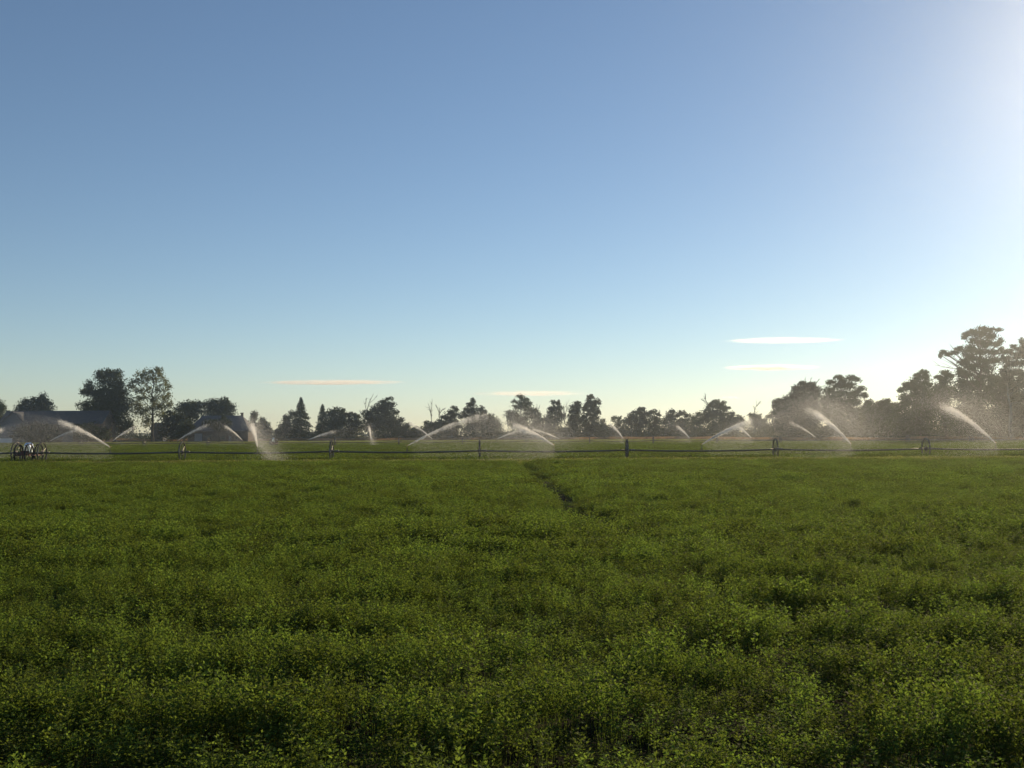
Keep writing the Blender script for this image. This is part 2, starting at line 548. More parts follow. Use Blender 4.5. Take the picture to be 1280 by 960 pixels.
def grass_tuft(name, seed):
    g = np.random.default_rng(seed)
    V, F = [], []
    for k in range(70):
        a, r = g.uniform(0, 6.283), 1.4 * math.sqrt(g.uniform())
        p = np.array([r * math.cos(a), r * math.sin(a), 0])
        h = g.uniform(0.45, 1.1); az = g.uniform(0, 6.283)
        w = np.array([math.cos(az), math.sin(az), 0]) * g.uniform(0.03, 0.07)
        t = p + np.array([g.normal(0, 0.15), g.normal(0, 0.15), h])
        b = len(V); V.extend([p - w, p + w, t + w * 0.4, t - w * 0.4]); F.append((b, b + 1, b + 2, b + 3))
    return np_mesh(name, np.array(V), np.array(F), M['dry_grass'])


gr_src = [grass_tuft('grass_tuft', 500 + i) for i in range(4)]
gx, gy = [], []
gg = np.random.default_rng(77)
for _ in range(6500):
    p = gg.uniform(-150, 1430)
    y = field_end(p) + abs(gg.normal(0, 1)) * 11
    gx.append(ground_x(p, y)); gy.append(y)
gx, gy = np.array(gx), np.array(gy)
n = len(gx)
hh = 0.55 + 0.85 * fnoise(gx * 0.10, gy * 0.10, 6)
scatter('dry_grass', gr_src, np.stack([gx, gy, np.zeros(n)], 1), np.stack([np.ones(n), np.ones(n), hh], 1),
        np.stack([np.zeros(n), np.zeros(n), gg.uniform(0, 6.283, n)], 1), gg.integers(0, 4, n),
        'tan dry grass fringe along the far edge of the field', 'grass')


# ---------------------------------------------------------------- trees
def leaf_cards(C, Rr, n, size, g, up_bias=0.0):
    """n leaf-sized quads spread in sub-clumps through an ellipsoid with centre C and radii Rr."""
    k = max(5, int(n / 34))
    d = g.normal(0, 1, (k, 3)); d /= np.linalg.norm(d, axis=1)[:, None]
    sub = d * (g.uniform(0.25, 1.0, (k, 1)) ** 0.6) * Rr * 0.92
    which = g.integers(0, k, n)
    sr = min(Rr[0], Rr[2]) * 0.30 + size * 0.3
    p = C + sub[which] + g.normal(0, 1, (n, 3)) * sr * np.array([0.75, 0.75, 0.6])
    st = g.uniform(0, 1, n) < 0.48
    q = g.normal(0, 1, (n, 3)); q /= np.linalg.norm(q, axis=1)[:, None]
    p[st] = (C + q * (g.uniform(0, 1, (n, 1)) ** 0.5) * Rr * 1.42)[st]
    a = g.normal(0, 1, (n, 3)); a /= np.linalg.norm(a, axis=1)[:, None]
    b = np.cross(a, g.normal(0, 1, (n, 3))); b /= np.linalg.norm(b, axis=1)[:, None]
    s = size * g.uniform(0.6, 1.35, (n, 1))
    a, b = a * s * 0.62, b * s * 0.40
    V = np.stack([p - a, p + b, p + a, p - b], 1).reshape(-1, 3)
    F = np.arange(4 * n).reshape(n, 4)
    return V, F


def join_vf(parts):
    Vs, Fs, o = [], [], 0
    for V, F in parts:
        Vs.append(V); Fs.append(F + o); o += len(V)
    return np.concatenate(Vs), np.concatenate(Fs)


def bare_tips(mb, p, q, r, depth, g):
    """A forked bare limb from p to q."""
    p, q = Vector(p), Vector(q)
    m = p.lerp(q, 0.5) + Vector(g.normal(0, 0.05, 3)) * (q - p).length
    mb.tube([p, m, q], [r, r * 0.75, r * 0.35], 5)
    if depth > 0:
        L = (q - p).length
        for i in range(3):
            t = g.uniform(0.3, 0.85)
            s = p.lerp(q, t)
            d = (q - p).normalized() + Vector(g.normal(0, 0.45, 3))
            d.normalize()
            bare_tips(mb, s, s + d * L * g.uniform(0.3, 0.5), r * 0.5, depth - 1, g)


def tree(name, label, bx, Y, lobes, leaf='leaf_mid', cover=2.3, size=None, group='trees along the far field edge', bark='bark',
         snags=(), trunk_top=None, seed=0, lean=None, cat='tree', base_shift=0.0):
    g = np.random.default_rng(1000 + seed)
    ppm = FPX / Y
    size = size or (1.5 / ppm)
    if group == 'tall trees at the right field edge': cover *= 1.9
    base = Vector((ground_x(bx, Y), Y + base_shift, 0))
    root = empty(name, base)
    tag(root, label, cat, group)
    xs = [l[0] for l in lobes]
    spread = max(1.0, (max(xs) - min(xs)) / ppm * 0.30) if lobes else 1
    parts, cents = [], []
    fine = []
    for (lx, ly, rx, ry) in lobes:
        fine.append((lx, ly, rx, ry, True))
        for q in range(1, 4):
            a_, r_, s_ = g.uniform(0, 6.283), math.sqrt(g.uniform(0, 1)) * 0.85, g.uniform(0.40, 0.80)
            fine.append((lx + math.cos(a_) * r_ * rx, ly + math.sin(a_) * r_ * ry, rx * s_, max(ry, rx * 0.45) * s_, q == 0))
    for (lx, ly, rx, ry, main) in fine:
        c = at(lx, ly, Y) - Vector((0, Y, 0))
        off = g.normal(0, 1) * spread * 0.55
        C = np.array([c.x * (Y + off) / Y - base.x, off, (c.z - CAM_H) * (Y + off) / Y + CAM_H])
        Rr = np.array([rx / ppm, max(rx, ry) / ppm * 1.05, ry / ppm]) * 1.22
        C[2] = max(C[2], Rr[2] * 0.55)
        nn = int((1.7 if main else 1.9) * cover * math.pi * rx * ry / (0.50 * (size * ppm) ** 2)) + 6
        V, F = leaf_cards(C, Rr, nn, size, g)
        V[:, 2] = np.maximum(V[:, 2], 0.05)
        parts.append((V, F))
        if main: cents.append((Vector(C), Rr))
    # trunk and limbs
    mb = MB()
    if cents:
        top = max(c.z for c, r in cents)
        cxm = sum(c.x * r[0] * r[2] for c, r in cents) / sum(r[0] * r[2] for c, r in cents)
        tz = top * 0.92
        tx = cxm
    else:
        top = tz = 6.0; tx = 0.0
    if trunk_top:
        q = at(trunk_top[0], trunk_top[1], Y); tx, tz = q.x - base.x, q.z
        if not cents: top = tz
    r0 = max(0.14, 0.020 * max(top, tz))
    pts, rad = [], []
    for i in range(8):
        u = i / 7
        pts.append(Vector((tx * u ** 1.3 + g.normal(0, 0.012) * tz * (u > 0), g.normal(0, 0.012) * tz * (u > 0), tz * u)))
        rad.append(r0 * ((1 - u) ** 0.8 * 0.92 + 0.08) * (1.25 if i == 0 else 1))
    mb.tube(pts, rad, 8)
    for c, r in cents:
        if c.z < 0.22 * tz: continue
        u = min(0.9, max(0.15, (c.z - 0.30 * abs(c.x - tx) - 0.12 * tz) / tz))
        i = int(u * 7); s = pts[i].lerp(pts[min(i + 1, 7)], u * 7 - i)
        mid = s.lerp(c, 0.5) + Vector((0, 0, -0.05 * (c - s).length))
        rr = r0 * 0.42 * (1 - u * 0.6)
        mb.tube([s, mid, c], [rr, rr * 0.7, rr * 0.3], 5)
        for _ in range(3):
            e = c + Vector(g.normal(0, 0.5, 3) * r)
            mb.tube([mid, mid.lerp(e, 0.6) + Vector(g.normal(0, 0.1, 3)), e], [rr * 0.45, rr * 0.3, rr * 0.12], 4)
    mb.build('trunk', M[bark], root)
    if parts:
        V, F = join_vf(parts)
        obj('crown', np_mesh('crown', V, F, M[leaf]), root)
    if snags:
        sb = MB()
        for (ax, ay, qx, qy, dep) in snags:
            p = at(ax, ay, Y); q = at(qx, qy, Y)
            bare_tips(sb, (p.x - base.x, 0, p.z), (q.x - base.x, 0, q.z), 0.9 / ppm * 0.55, dep, g)
        sb.build('bare_branches', M['dead_wood'], root)
    return root


def conifer(name, label, bx, Y, top_y, half_w_px, group='trees along the far field edge', seed=0, cover=1.0):
    """Spire of drooping whorls, ragged outline."""
    g = np.random.default_rng(3000 + seed)
    ppm = FPX / Y
    base = Vector((ground_x(bx, Y), Y, 0))
    root = empty(name, base); tag(root, label, 'tree', group)
    H = at(bx, top_y, Y).z
    W = half_w_px / ppm
    mb = MB(); mb.tube([(0, 0, 0), (0, 0, H * 0.6), (0, 0, H * 0.985)], [0.03 * H * 0.6, 0.012 * H, 0.02], 7)
    mb.build('trunk', M['bark'], root)
    P, A, B = [], [], []
    z = 0.03 * H
    while z < H:
        u = z / H
        rad = W * (1 - u) ** 0.85 + 0.10
        nb = int(7 + 6 * (1 - u))
        for k in range(nb):
            az = g.uniform(0, 6.283); L = rad * g.uniform(0.68, 1.15)
            d = np.array([math.cos(az), math.sin(az), 0.0])
            m = int((5 + L * 9) * cover)
            t = g.uniform(0.1, 1, m) ** 0.7
            p = d * (t * L)[:, None] + np.array([0, 0, 1.0]) * (z + 0.25 - 0.22 * L * t ** 1.5 + g.normal(0, 0.16, m))[:, None]
            p += g.normal(0, 0.16, (m, 3))
            P.append(p)
        z += 0.35 + 0.015 * H * (1 - u)
    P = np.concatenate(P); n = len(P)
    a = g.normal(0, 1, (n, 3)); a[:, 2] *= 0.5; a /= np.linalg.norm(a, axis=1)[:, None]
    b = np.cross(a, g.normal(0, 1, (n, 3))); b /= np.linalg.norm(b, axis=1)[:, None]
    s = 0.36 * g.uniform(0.6, 1.4, (n, 1))
    V = np.stack([P - a * s * .7, P + b * s * .35, P + a * s * .7, P - b * s * .35], 1).reshape(-1, 3)
    V[:, 2] = np.maximum(V[:, 2], 0.05)
    obj('crown', np_mesh('crown', V, np.arange(4 * n).reshape(n, 4), M['leaf_conifer']), root)
    return root


G_L, G_C, G_R = 'trees by the farm buildings', 'trees along the far field edge', 'tall trees at the right field edge'
YL, YC = 395.0, 405.0
TR = [
 ('poplar_tree', 'green narrow topped tree cut by the left picture edge beside the barn', -2, 400, [(2,506,2.5,6),(0,514,6,7),(-6,524,12,10),(4,524,6,6),(-4,536,12,10)], 'leaf_mid', G_L, {}),
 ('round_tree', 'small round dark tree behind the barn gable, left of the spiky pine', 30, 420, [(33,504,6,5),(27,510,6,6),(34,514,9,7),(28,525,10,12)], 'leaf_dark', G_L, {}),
 ('pine_tree', 'spiky dark pine rising behind the ridge of the long barn', 53, 420, [(54,495,3,4),(50,500,8,4),(57,502,6,4),(47,506,9,5),(58,508,8,4),(52,513,12,6),(52,525,12,12)], 'leaf_conifer', G_L, {}),
 ('cottonwood_tree', 'broad tall cottonwood with dark lower crown at the right end of the barn', 138, 368, [(137,466,7,4),(126,470,6,6),(146,470,6,6),(134,476,10,7),(148,480,8,6),(111,484,6,5),(105,490,5,3),(118,490,9,6),(138,488,14,8),(128,498,16,8),(150,496,10,8),(104,507,7,4),(116,508,12,7),(136,508,18,9),(154,508,10,9),(126,520,17,9),(146,522,16,10),(132,535,16,9),(152,535,12,10)], 'leaf_mid', G_L, dict(cover=2.1)),
 ('cottonwood_tree', 'tallest pale sparse cottonwood with sky showing through its branches', 191, 372, [(186,464,6,4),(195,463,6,4),(175,468,6,4),(201,469,4,5),(168,476,6,4),(163,482,4,3),(180,475,7,5),(192,474,6,6),(205,478,4,4),(172,486,7,5),(184,488,6,5),(199,486,5,5),(210,486,4,6),(178,498,7,5),(194,498,7,5),(207,497,6,5),(170,503,6,6),(200,508,8,5),(213,505,4,6),(186,510,9,5),(204,518,8,4),(176,516,10,7),(185,527,8,7)], 'leaf_pale', G_L, dict(cover=1.05, trunk_top=(192,468))),
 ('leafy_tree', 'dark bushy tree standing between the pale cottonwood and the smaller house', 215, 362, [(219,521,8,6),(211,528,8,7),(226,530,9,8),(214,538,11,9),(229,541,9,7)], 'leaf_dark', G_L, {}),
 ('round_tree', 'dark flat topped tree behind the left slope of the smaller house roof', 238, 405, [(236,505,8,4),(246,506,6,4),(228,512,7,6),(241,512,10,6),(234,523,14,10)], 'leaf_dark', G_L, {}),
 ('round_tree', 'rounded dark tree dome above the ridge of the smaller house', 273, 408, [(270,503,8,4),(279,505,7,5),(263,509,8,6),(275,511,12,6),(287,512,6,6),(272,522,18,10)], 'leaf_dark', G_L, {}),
 ('yard_tree', 'low dark tree with drooping crown in front of the smaller house', 274, 345, [(261,528,7,3.5),(270,530,8,4),(279,525,5,4),(284,529,6,4),(275,534,10,4)], 'leaf_dark', G_L, dict(cover=1.8)),
 ('shrub', 'olive green shrub at the left corner of the smaller house', 236, 348, [(232,531,6,4),(238,535,6,4),(230,540,8,6)], 'leaf_mid', G_L, dict(cat='shrub')),
 ('shrub', 'wide olive shrub in front of the barn gable', 42, 348, [(38,534,10,5),(52,537,10,6),(28,540,10,6),(45,544,16,5),(64,541,9,7)], 'leaf_mid', G_L, dict(cat='shrub')),
 ('shrub', 'dusty green shrub below the barn eave near the broad cottonwood', 112, 350, [(104,536,8,5),(118,535,9,6),(110,543,14,6),(128,542,8,6)], 'leaf_mid', G_L, dict(cat='shrub')),
 ('slim_tree', 'slim upright tree just right of the smaller house', 318, 385, [(318,519,3.5,4),(317,526,4,5),(319,535,4,6),(318,543,5,5)], 'leaf_dark', G_L, {}),
 ('young_tree', 'small leaning tree stepping down beside the slim upright tree', 330, 385, [(329,525,3,3),(327,530,4,4),(333,533,4,4),(336,539,4,4),(330,541,7,6)], 'leaf_dark', G_L, {}),
 ('juniper_tree', 'low shaggy tree spreading at the left foot of the tallest spruce', 360, 398, [(366,518,4,4),(359,522,4,3),(363,528,7,5),(355,534,6,6),(351,541,5,5),(362,540,10,8)], 'leaf_conifer', G_C, {}),
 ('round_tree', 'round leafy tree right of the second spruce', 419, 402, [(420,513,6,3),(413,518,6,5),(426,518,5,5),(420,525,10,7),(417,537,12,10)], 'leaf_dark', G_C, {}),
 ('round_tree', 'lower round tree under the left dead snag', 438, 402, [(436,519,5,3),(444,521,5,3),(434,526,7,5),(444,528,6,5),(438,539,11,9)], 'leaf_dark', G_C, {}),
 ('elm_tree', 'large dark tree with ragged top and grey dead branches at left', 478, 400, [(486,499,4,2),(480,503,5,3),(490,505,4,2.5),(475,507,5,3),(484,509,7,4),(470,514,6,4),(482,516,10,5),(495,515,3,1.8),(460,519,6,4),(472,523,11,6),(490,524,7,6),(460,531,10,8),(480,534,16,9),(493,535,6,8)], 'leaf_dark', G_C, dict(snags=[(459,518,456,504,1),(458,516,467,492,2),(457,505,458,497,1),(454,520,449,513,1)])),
 ('young_tree', 'small tree with flat top at the right foot of the large ragged tree', 501, 400, [(501,525,4,2.5),(497,529,4,3),(500,537,6,7)], 'leaf_dark', G_C, {}),
 ('young_tree', 'second small rounded tree right of the large ragged tree', 509, 402, [(509,532,4,3),(506,537,5,4),(509,543,6,5)], 'leaf_dark', G_C, {}),
 ('shrub', 'low open shrub in the gap behind two crossing water jets', 522, 405, [(518,537,4,3),(526,540,7,4),(520,544,9,4)], 'leaf_mid', G_C, dict(cat='shrub')),
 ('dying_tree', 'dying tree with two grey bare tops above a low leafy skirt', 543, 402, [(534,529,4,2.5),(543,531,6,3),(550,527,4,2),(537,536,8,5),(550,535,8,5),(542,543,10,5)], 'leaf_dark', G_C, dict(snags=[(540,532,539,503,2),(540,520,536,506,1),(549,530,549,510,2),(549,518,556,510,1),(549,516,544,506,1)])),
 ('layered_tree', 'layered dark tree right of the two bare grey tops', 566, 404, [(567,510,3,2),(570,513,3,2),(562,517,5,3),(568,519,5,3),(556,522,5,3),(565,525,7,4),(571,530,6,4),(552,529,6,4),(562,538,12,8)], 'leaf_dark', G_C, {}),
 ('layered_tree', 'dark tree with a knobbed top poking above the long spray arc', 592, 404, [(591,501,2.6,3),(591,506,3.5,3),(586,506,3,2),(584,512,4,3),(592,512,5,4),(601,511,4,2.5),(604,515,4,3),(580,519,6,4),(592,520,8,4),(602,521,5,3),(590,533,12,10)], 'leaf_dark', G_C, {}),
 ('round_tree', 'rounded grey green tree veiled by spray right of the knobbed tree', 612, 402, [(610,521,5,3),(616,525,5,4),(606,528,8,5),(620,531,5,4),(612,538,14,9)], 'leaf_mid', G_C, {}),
 ('oak_tree', 'broad tree with airy crown, second tallest at the centre', 650, 400, [(650,496,4,2.5),(656,499,4,2.5),(643,502,4,2),(652,504,6,3),(660,506,4,3),(646,509,6,3),(656,511,6,4),(637,516,5,3.5),(647,517,7,4),(660,516,5,4),(666,513,4,3),(636,522,5,3),(650,524,10,5),(664,520,4,3),(643,530,8,5),(657,532,9,6),(650,541,14,6)], 'leaf_mid', G_C, dict(cover=1.7)),
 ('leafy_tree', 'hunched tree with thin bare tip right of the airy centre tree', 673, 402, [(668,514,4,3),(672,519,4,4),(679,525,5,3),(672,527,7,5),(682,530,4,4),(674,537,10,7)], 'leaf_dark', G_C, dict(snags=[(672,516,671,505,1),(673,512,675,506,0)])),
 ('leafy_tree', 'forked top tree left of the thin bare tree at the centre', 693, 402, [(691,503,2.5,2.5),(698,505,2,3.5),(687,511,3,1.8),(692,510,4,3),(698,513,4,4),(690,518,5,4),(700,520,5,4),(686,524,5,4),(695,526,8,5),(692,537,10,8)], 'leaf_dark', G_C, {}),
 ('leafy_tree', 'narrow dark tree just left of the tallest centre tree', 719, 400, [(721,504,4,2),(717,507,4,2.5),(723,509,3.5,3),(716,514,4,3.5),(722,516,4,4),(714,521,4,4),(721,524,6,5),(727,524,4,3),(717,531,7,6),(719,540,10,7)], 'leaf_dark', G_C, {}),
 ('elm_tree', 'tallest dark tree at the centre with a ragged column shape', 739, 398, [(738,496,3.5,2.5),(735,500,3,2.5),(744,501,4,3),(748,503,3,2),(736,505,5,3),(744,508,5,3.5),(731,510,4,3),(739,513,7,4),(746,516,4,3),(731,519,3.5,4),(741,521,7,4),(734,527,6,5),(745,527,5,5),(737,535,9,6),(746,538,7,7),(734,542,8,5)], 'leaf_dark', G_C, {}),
 ('young_tree', 'little pointed tree right of the tallest centre tree', 755, 402, [(754,527,2.5,3),(754,532,4,4),(751,538,6,5),(759,537,5,5),(755,543,9,5)], 'leaf_dark', G_C, {}),
 ('layered_tree', 'low flat crowned tree with sprigs behind a far water jet', 774, 404, [(769,524,4,2.5),(775,522,2,2.5),(781,526,3.5,2),(772,530,6,4),(781,532,4,3),(768,537,8,5),(778,540,9,6)], 'leaf_mid', G_C, dict(cover=1.7)),
 ('oak_tree', 'spreading dark tree with bright gaps right of the flat crowned tree', 798, 404, [(801,512,4,2.5),(797,516,5,3),(805,517,4,3),(789,520,4,3),(797,522,7,4),(788,527,6,4),(806,524,5,4),(797,531,10,5),(794,541,14,6)], 'leaf_dark', G_C, {}),
 ('oak_tree', 'arched tree top touching the spreading tree with bright gaps', 818, 405, [(817,515,5,2),(823,518,4,2),(812,518,4,2.5),(816,524,6,4),(823,527,4,4),(812,531,6,5),(820,538,11,7)], 'leaf_dark', G_C, dict(cover=1.8)),
 ('leafy_tree', 'pointed tree between two flat topped trees right of centre', 838, 405, [(838,514,3,2.5),(842,516,2.5,2),(835,520,4,3),(841,522,4,3),(833,527,5,4),(841,531,7,5),(836,541,11,6)], 'leaf_dark', G_C, {}),
 ('layered_tree', 'flat topped tree above a short leaning water jet', 853, 405, [(852,516,5,2),(858,519,4,2),(847,519,4,2),(853,524,6,3),(847,531,6,4),(856,532,8,5),(851,541,12,6)], 'leaf_dark', G_C, {}),
 ('leafy_tree', 'low bushy tree at the left shoulder of the dark domed tree', 872, 402, [(866,521,4,3),(874,518,4,3),(879,522,4,3),(870,528,8,5),(868,540,12,7)], 'leaf_mid', G_C, {}),
 ('elm_tree', 'dark domed tree with a crooked dead branch on its left top', 896, 396, [(895,502,4,2.5),(902,504,4,2.5),(888,508,5,3),(897,509,7,4),(905,511,5,2.5),(911,510,2,1.2),(884,514,4,4),(895,517,10,5),(905,519,5,4),(886,524,7,6),(899,527,10,6),(890,537,12,8),(905,538,9,8)], 'leaf_dark', G_C, dict(snags=[(887,510,880,497,2),(883,503,876,499,1),(882,499,881,491,1)])),
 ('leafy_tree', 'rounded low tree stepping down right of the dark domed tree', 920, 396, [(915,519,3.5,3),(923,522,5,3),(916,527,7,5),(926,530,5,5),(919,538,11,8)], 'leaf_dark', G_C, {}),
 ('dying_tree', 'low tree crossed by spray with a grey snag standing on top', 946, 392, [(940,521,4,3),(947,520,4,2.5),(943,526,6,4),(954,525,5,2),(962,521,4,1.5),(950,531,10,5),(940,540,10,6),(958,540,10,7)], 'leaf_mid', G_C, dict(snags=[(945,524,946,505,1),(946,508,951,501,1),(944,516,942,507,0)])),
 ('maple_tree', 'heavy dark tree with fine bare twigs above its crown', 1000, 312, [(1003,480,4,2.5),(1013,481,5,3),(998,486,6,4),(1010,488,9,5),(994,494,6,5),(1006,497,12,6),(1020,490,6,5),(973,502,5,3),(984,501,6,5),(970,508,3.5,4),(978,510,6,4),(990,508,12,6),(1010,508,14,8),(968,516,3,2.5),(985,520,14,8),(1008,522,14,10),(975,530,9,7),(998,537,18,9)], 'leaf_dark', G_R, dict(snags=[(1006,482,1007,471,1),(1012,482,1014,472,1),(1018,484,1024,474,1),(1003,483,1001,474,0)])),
 ('maple_tree', 'wide lacy topped tree left of the parked vehicle', 1050, 300, [(1047,472,4,2.5),(1053,475,4,3),(1063,473,5,3),(1072,475,4,2.5),(1040,478,5,3),(1050,482,7,4),(1063,482,6,4),(1077,486,4,2.5),(1071,488,4,3),(1036,487,6,4),(1050,491,9,5),(1066,494,7,4),(1080,495,3.5,3),(1036,499,8,6),(1054,502,11,6),(1070,504,6,4),(1044,514,14,8),(1064,515,9,7),(1050,530,15,10),(1068,532,10,9)], 'leaf_mid', G_R, dict(cover=1.7)),
 ('leafy_tree', 'lower tree behind the parked vehicle, right of the wide lacy tree', 1088, 290, [(1087,503,4,3),(1082,507,4,3),(1092,509,6,4),(1084,515,8,5),(1096,519,7,6),(1087,528,10,7),(1092,539,13,7)], 'leaf_mid', G_R, {}),
 ('leafy_tree', 'low tree with a small round knob top left of the stepped cottonwood', 1108, 288, [(1108,501,4,2.5),(1101,505,5,3),(1113,508,6,4),(1105,513,8,5),(1117,516,6,6),(1108,524,11,7),(1112,537,15,9)], 'leaf_mid', G_R, {}),
 ('cottonwood_tree', 'stepped cottonwood sloping up toward the giant tree', 1150, 268, [(1154,466,4,3),(1148,470,4,3),(1158,472,5,4),(1144,476,6,4),(1135,481,5,3),(1128,488,4,3),(1142,485,8,4),(1155,483,8,5),(1130,496,5,3),(1145,494,10,5),(1161,493,7,6),(1136,503,9,5),(1154,505,12,6),(1125,510,7,5),(1143,516,14,7),(1160,518,9,8),(1130,526,14,8),(1152,532,14,9),(1130,540,14,6)], 'leaf_mid', G_R, dict(cover=1.8)),
 ('leafy_tree', 'bushy shoulder tree pressed against the left of the giant tree', 1182, 262, [(1181,466,5,2.5),(1187,470,4,3),(1175,472,5,3),(1183,476,7,4),(1177,484,8,5),(1189,486,5,5),(1180,495,11,7),(1176,509,12,9),(1184,526,13,11)], 'leaf_mid', G_R, dict(cover=1.9)),
 ('giant_tree', 'giant tree at right towering over all others', 1224, 250, [(1227,410,5,2.5),(1238,412,5,2.5),(1249,412,4,1.6),(1217,414,5,2.5),(1208,418,4,2.5),(1205,422,2.5,1.8),(1224,418,8,4),(1240,420,6,4),(1251,426,3.5,3),(1246,431,4,3),(1252,436,3,2),(1221,427,9,4),(1234,430,7,4),(1199,437,6,2.5),(1192,441,5,2.5),(1179,440,3.5,2),(1176,444,2,3),(1185,443,4,2),(1211,436,8,4),(1226,439,9,4),(1241,441,6,3),(1254,440,4,1.5),(1212,446,8,4),(1230,450,10,5),(1244,452,6,4),(1205,455,6,4),(1218,459,9,4),(1236,462,7,5),(1199,463,4,3),(1208,469,9,5),(1226,472,9,5),(1242,474,6,6),(1202,480,8,5),(1218,484,10,6),(1235,486,7,6),(1208,496,13,8),(1228,500,10,8),(1214,515,15,10),(1232,528,10,11),(1206,533,13,10)], 'leaf_dark', G_R, dict(cover=1.75, snags=[(1205,462,1168,456,1),(1198,458,1188,450,0),(1196,440,1187,430,0)], trunk_top=(1228,430))),
 ('leafy_tree', 'dense lower tree filling the gap between the giant tree and the right edge', 1252, 264, [(1250,478,8,7),(1262,484,9,8),(1246,494,9,9),(1264,500,10,9),(1252,512,11,10),(1270,516,10,10),(1246,530,12,10),(1264,535,13,9)], 'leaf_dark', G_R, {}),
 ('cottonwood_tree', 'tall tree with a pale leaning trunk cut by the right picture edge', 1266, 246, [(1277,427,3,3.5),(1282,433,5,4),(1267,433,4,2),(1275,438,6,3),(1262,439,5,2.5),(1284,445,7,5),(1268,445,7,3.5),(1257,448,5,3),(1278,454,7,4),(1263,455,8,4),(1291,456,7,7),(1256,464,5,4),(1270,466,9,5),(1286,470,8,6),(1259,475,5,5),(1276,480,9,7),(1292,486,8,8),(1284,498,10,8),(1278,515,10,9),(1290,530,12,12),(1276,533,9,9)], 'leaf_dark', G_R, dict(cover=1.7, bark='bark_pale', trunk_top=(1258,470))),
]
for i, (nm, lab, bx, Y, lobes, leaf, grp, kw) in enumerate(TR):
    tree(nm, lab, bx, Y, lobes, leaf, group=grp, seed=i, **kw)
tree('bare_tree', 'thin bare grey tree between the forked top tree and the narrow dark tree', 707, 399, [], snags=[(706,530,705,505,2),(706,522,711,506,2),(706,528,700,512,1)], trunk_top=(706,528), seed=90)
conifer('spruce_tree', 'tallest pointed dark spruce right of the smaller house', 376, 395, 498, 21, seed=1)
conifer('spruce_tree', 'shorter second spruce right of the tallest pointed one', 403, 398, 506.5, 15, seed=2)

# a far wood closing the gaps, too distant to count
g = np.random.default_rng(5)
parts = []
for k in range(420):
    x = g.uniform(-560, 620); y = g.uniform(760, 840)
    h = 3.0 + 4.5 * float(vnoise(np.array([x * 0.02]), np.array([3.0]), 2)[0]) * g.uniform(0.6, 1.2)
    V, F = leaf_cards(np.array([x, y, h * 0.5]), np.array([g.uniform(4, 8), 4, h * 0.55]), 60, 1.6, g)
    V[:, 2] = np.maximum(V[:, 2], 0.02)
    parts.append((V, F))
V, F = join_vf(parts)
tag(obj('far_wood', np_mesh('far_wood', V, F, M['leaf_mid'])), 'low distant wood closing the gaps between the trees', 'wood', kind='stuff')

# brush under the tree line
parts = []
for k in range(620):
    p = g.uniform(-60, 1340)
    if p < 345: y = g.uniform(400, 425)
    else: y = field_end(p) + g.uniform(14, 34)
    h = g.uniform(1.6, 3.6) * (0.9 if p < 960 else 1.7)
    V, F = leaf_cards(np.array([ground_x(p, y), y, h * 0.45]), np.array([g.uniform(1.5, 3.5), 1.5, h * 0.5]), 90, 0.45, g)
    V[:, 2] = np.maximum(V[:, 2], 0.02)
    parts.append((V, F))
V, F = join_vf(parts)
tag(obj('brush', np_mesh('brush', V, F, M['leaf_mid'])), 'tangled low brush under the row of trees', 'brush', kind='stuff')


# ---------------------------------------------------------------- buildings
def gable_house(name, label, x0, x1, Y, depth, eave, ridge, wall_mat, roof_mat, cat='house', overhang=0.5, hip=0.0):
    """Ridge along X. hip: how far the ridge ends are drawn in at each end."""
    cx = (x0 + x1) / 2; w = x1 - x0
    root = empty(name, (cx, Y, 0)); tag(root, label, cat)
    hx, hy = w / 2, depth / 2
    mb = MB()
    rz = ridge - 0.12
    b = [(-hx, -hy, 0), (hx, -hy, 0), (hx, hy, 0), (-hx, hy, 0), (-hx, -hy, eave), (hx, -hy, eave), (hx, hy, eave), (-hx, hy, eave)]
    if hip == 0:
        b += [(-hx, 0, rz), (hx, 0, rz)]
        mb.add(b, [(0, 1, 5, 4), (2, 3, 7, 6), (1, 2, 6, 9, 5), (3, 0, 4, 8, 7)])
    else:
        mb.add(b, [(0, 1, 5, 4), (2, 3, 7, 6), (1, 2, 6, 5), (3, 0, 4, 7)])
    mb.build('wall', wall_mat, root)
    o = overhang; t = 0.16
    sl = (ridge - eave) / hy
    ez = eave - o * sl + 0.05
    v = [(-hx - o, -hy - o, ez), (hx + o, -hy - o, ez), (hx + o, hy + o, ez), (-hx - o, hy + o, ez), (-hx - (o if hip == 0 else -hip), 0, ridge), (hx + (o if hip == 0 else -hip), 0, ridge)]
    f = [(0, 1, 5, 4), (2, 3, 4, 5)]
    if hip: f += [(1, 2, 5), (3, 0, 4)]
    me = new_mesh('roof', v, f, roof_mat)
    ro = obj('roof', me, root)
    md = ro.modifiers.new('thickness', 'SOLIDIFY'); md.thickness = t; md.offset = -1
    return root, ro


def window(root, c, w, h, mat='glass'):
    mb = MB(); mb.box((c[0], c[1] - 0.03, c[2]), (w, 0.06, h)); wn_ = mb.build('window', M[mat], root)
    fr = MB()
    for s in (-1, 1):
        fr.box((c[0] + s * (w / 2 + 0.06), c[1] - 0.05, c[2]), (0.12, 0.1, h + 0.24))
        fr.box((c[0], c[1] - 0.05, c[2] + s * (h / 2 + 0.06)), (w - 0.004, 0.1, 0.116))
    fr.build('frame', M['frame'], wn_)
    return wn_


YB = 358.0
k_b = YB / FPX
bx0, bx1 = ground_x(10, YB), ground_x(136, YB)
barn_ridge, barn_eave = at(70, 513.5, YB).z, at(70, 529, YB - 6).z
barn, barn_roof = gable_house('barn', 'long dark barn with blue grey roof at the left', bx0, bx1, YB, 13.0, barn_eave, barn_ridge, M['wall_brown'], M['roof_slate'], 'barn')
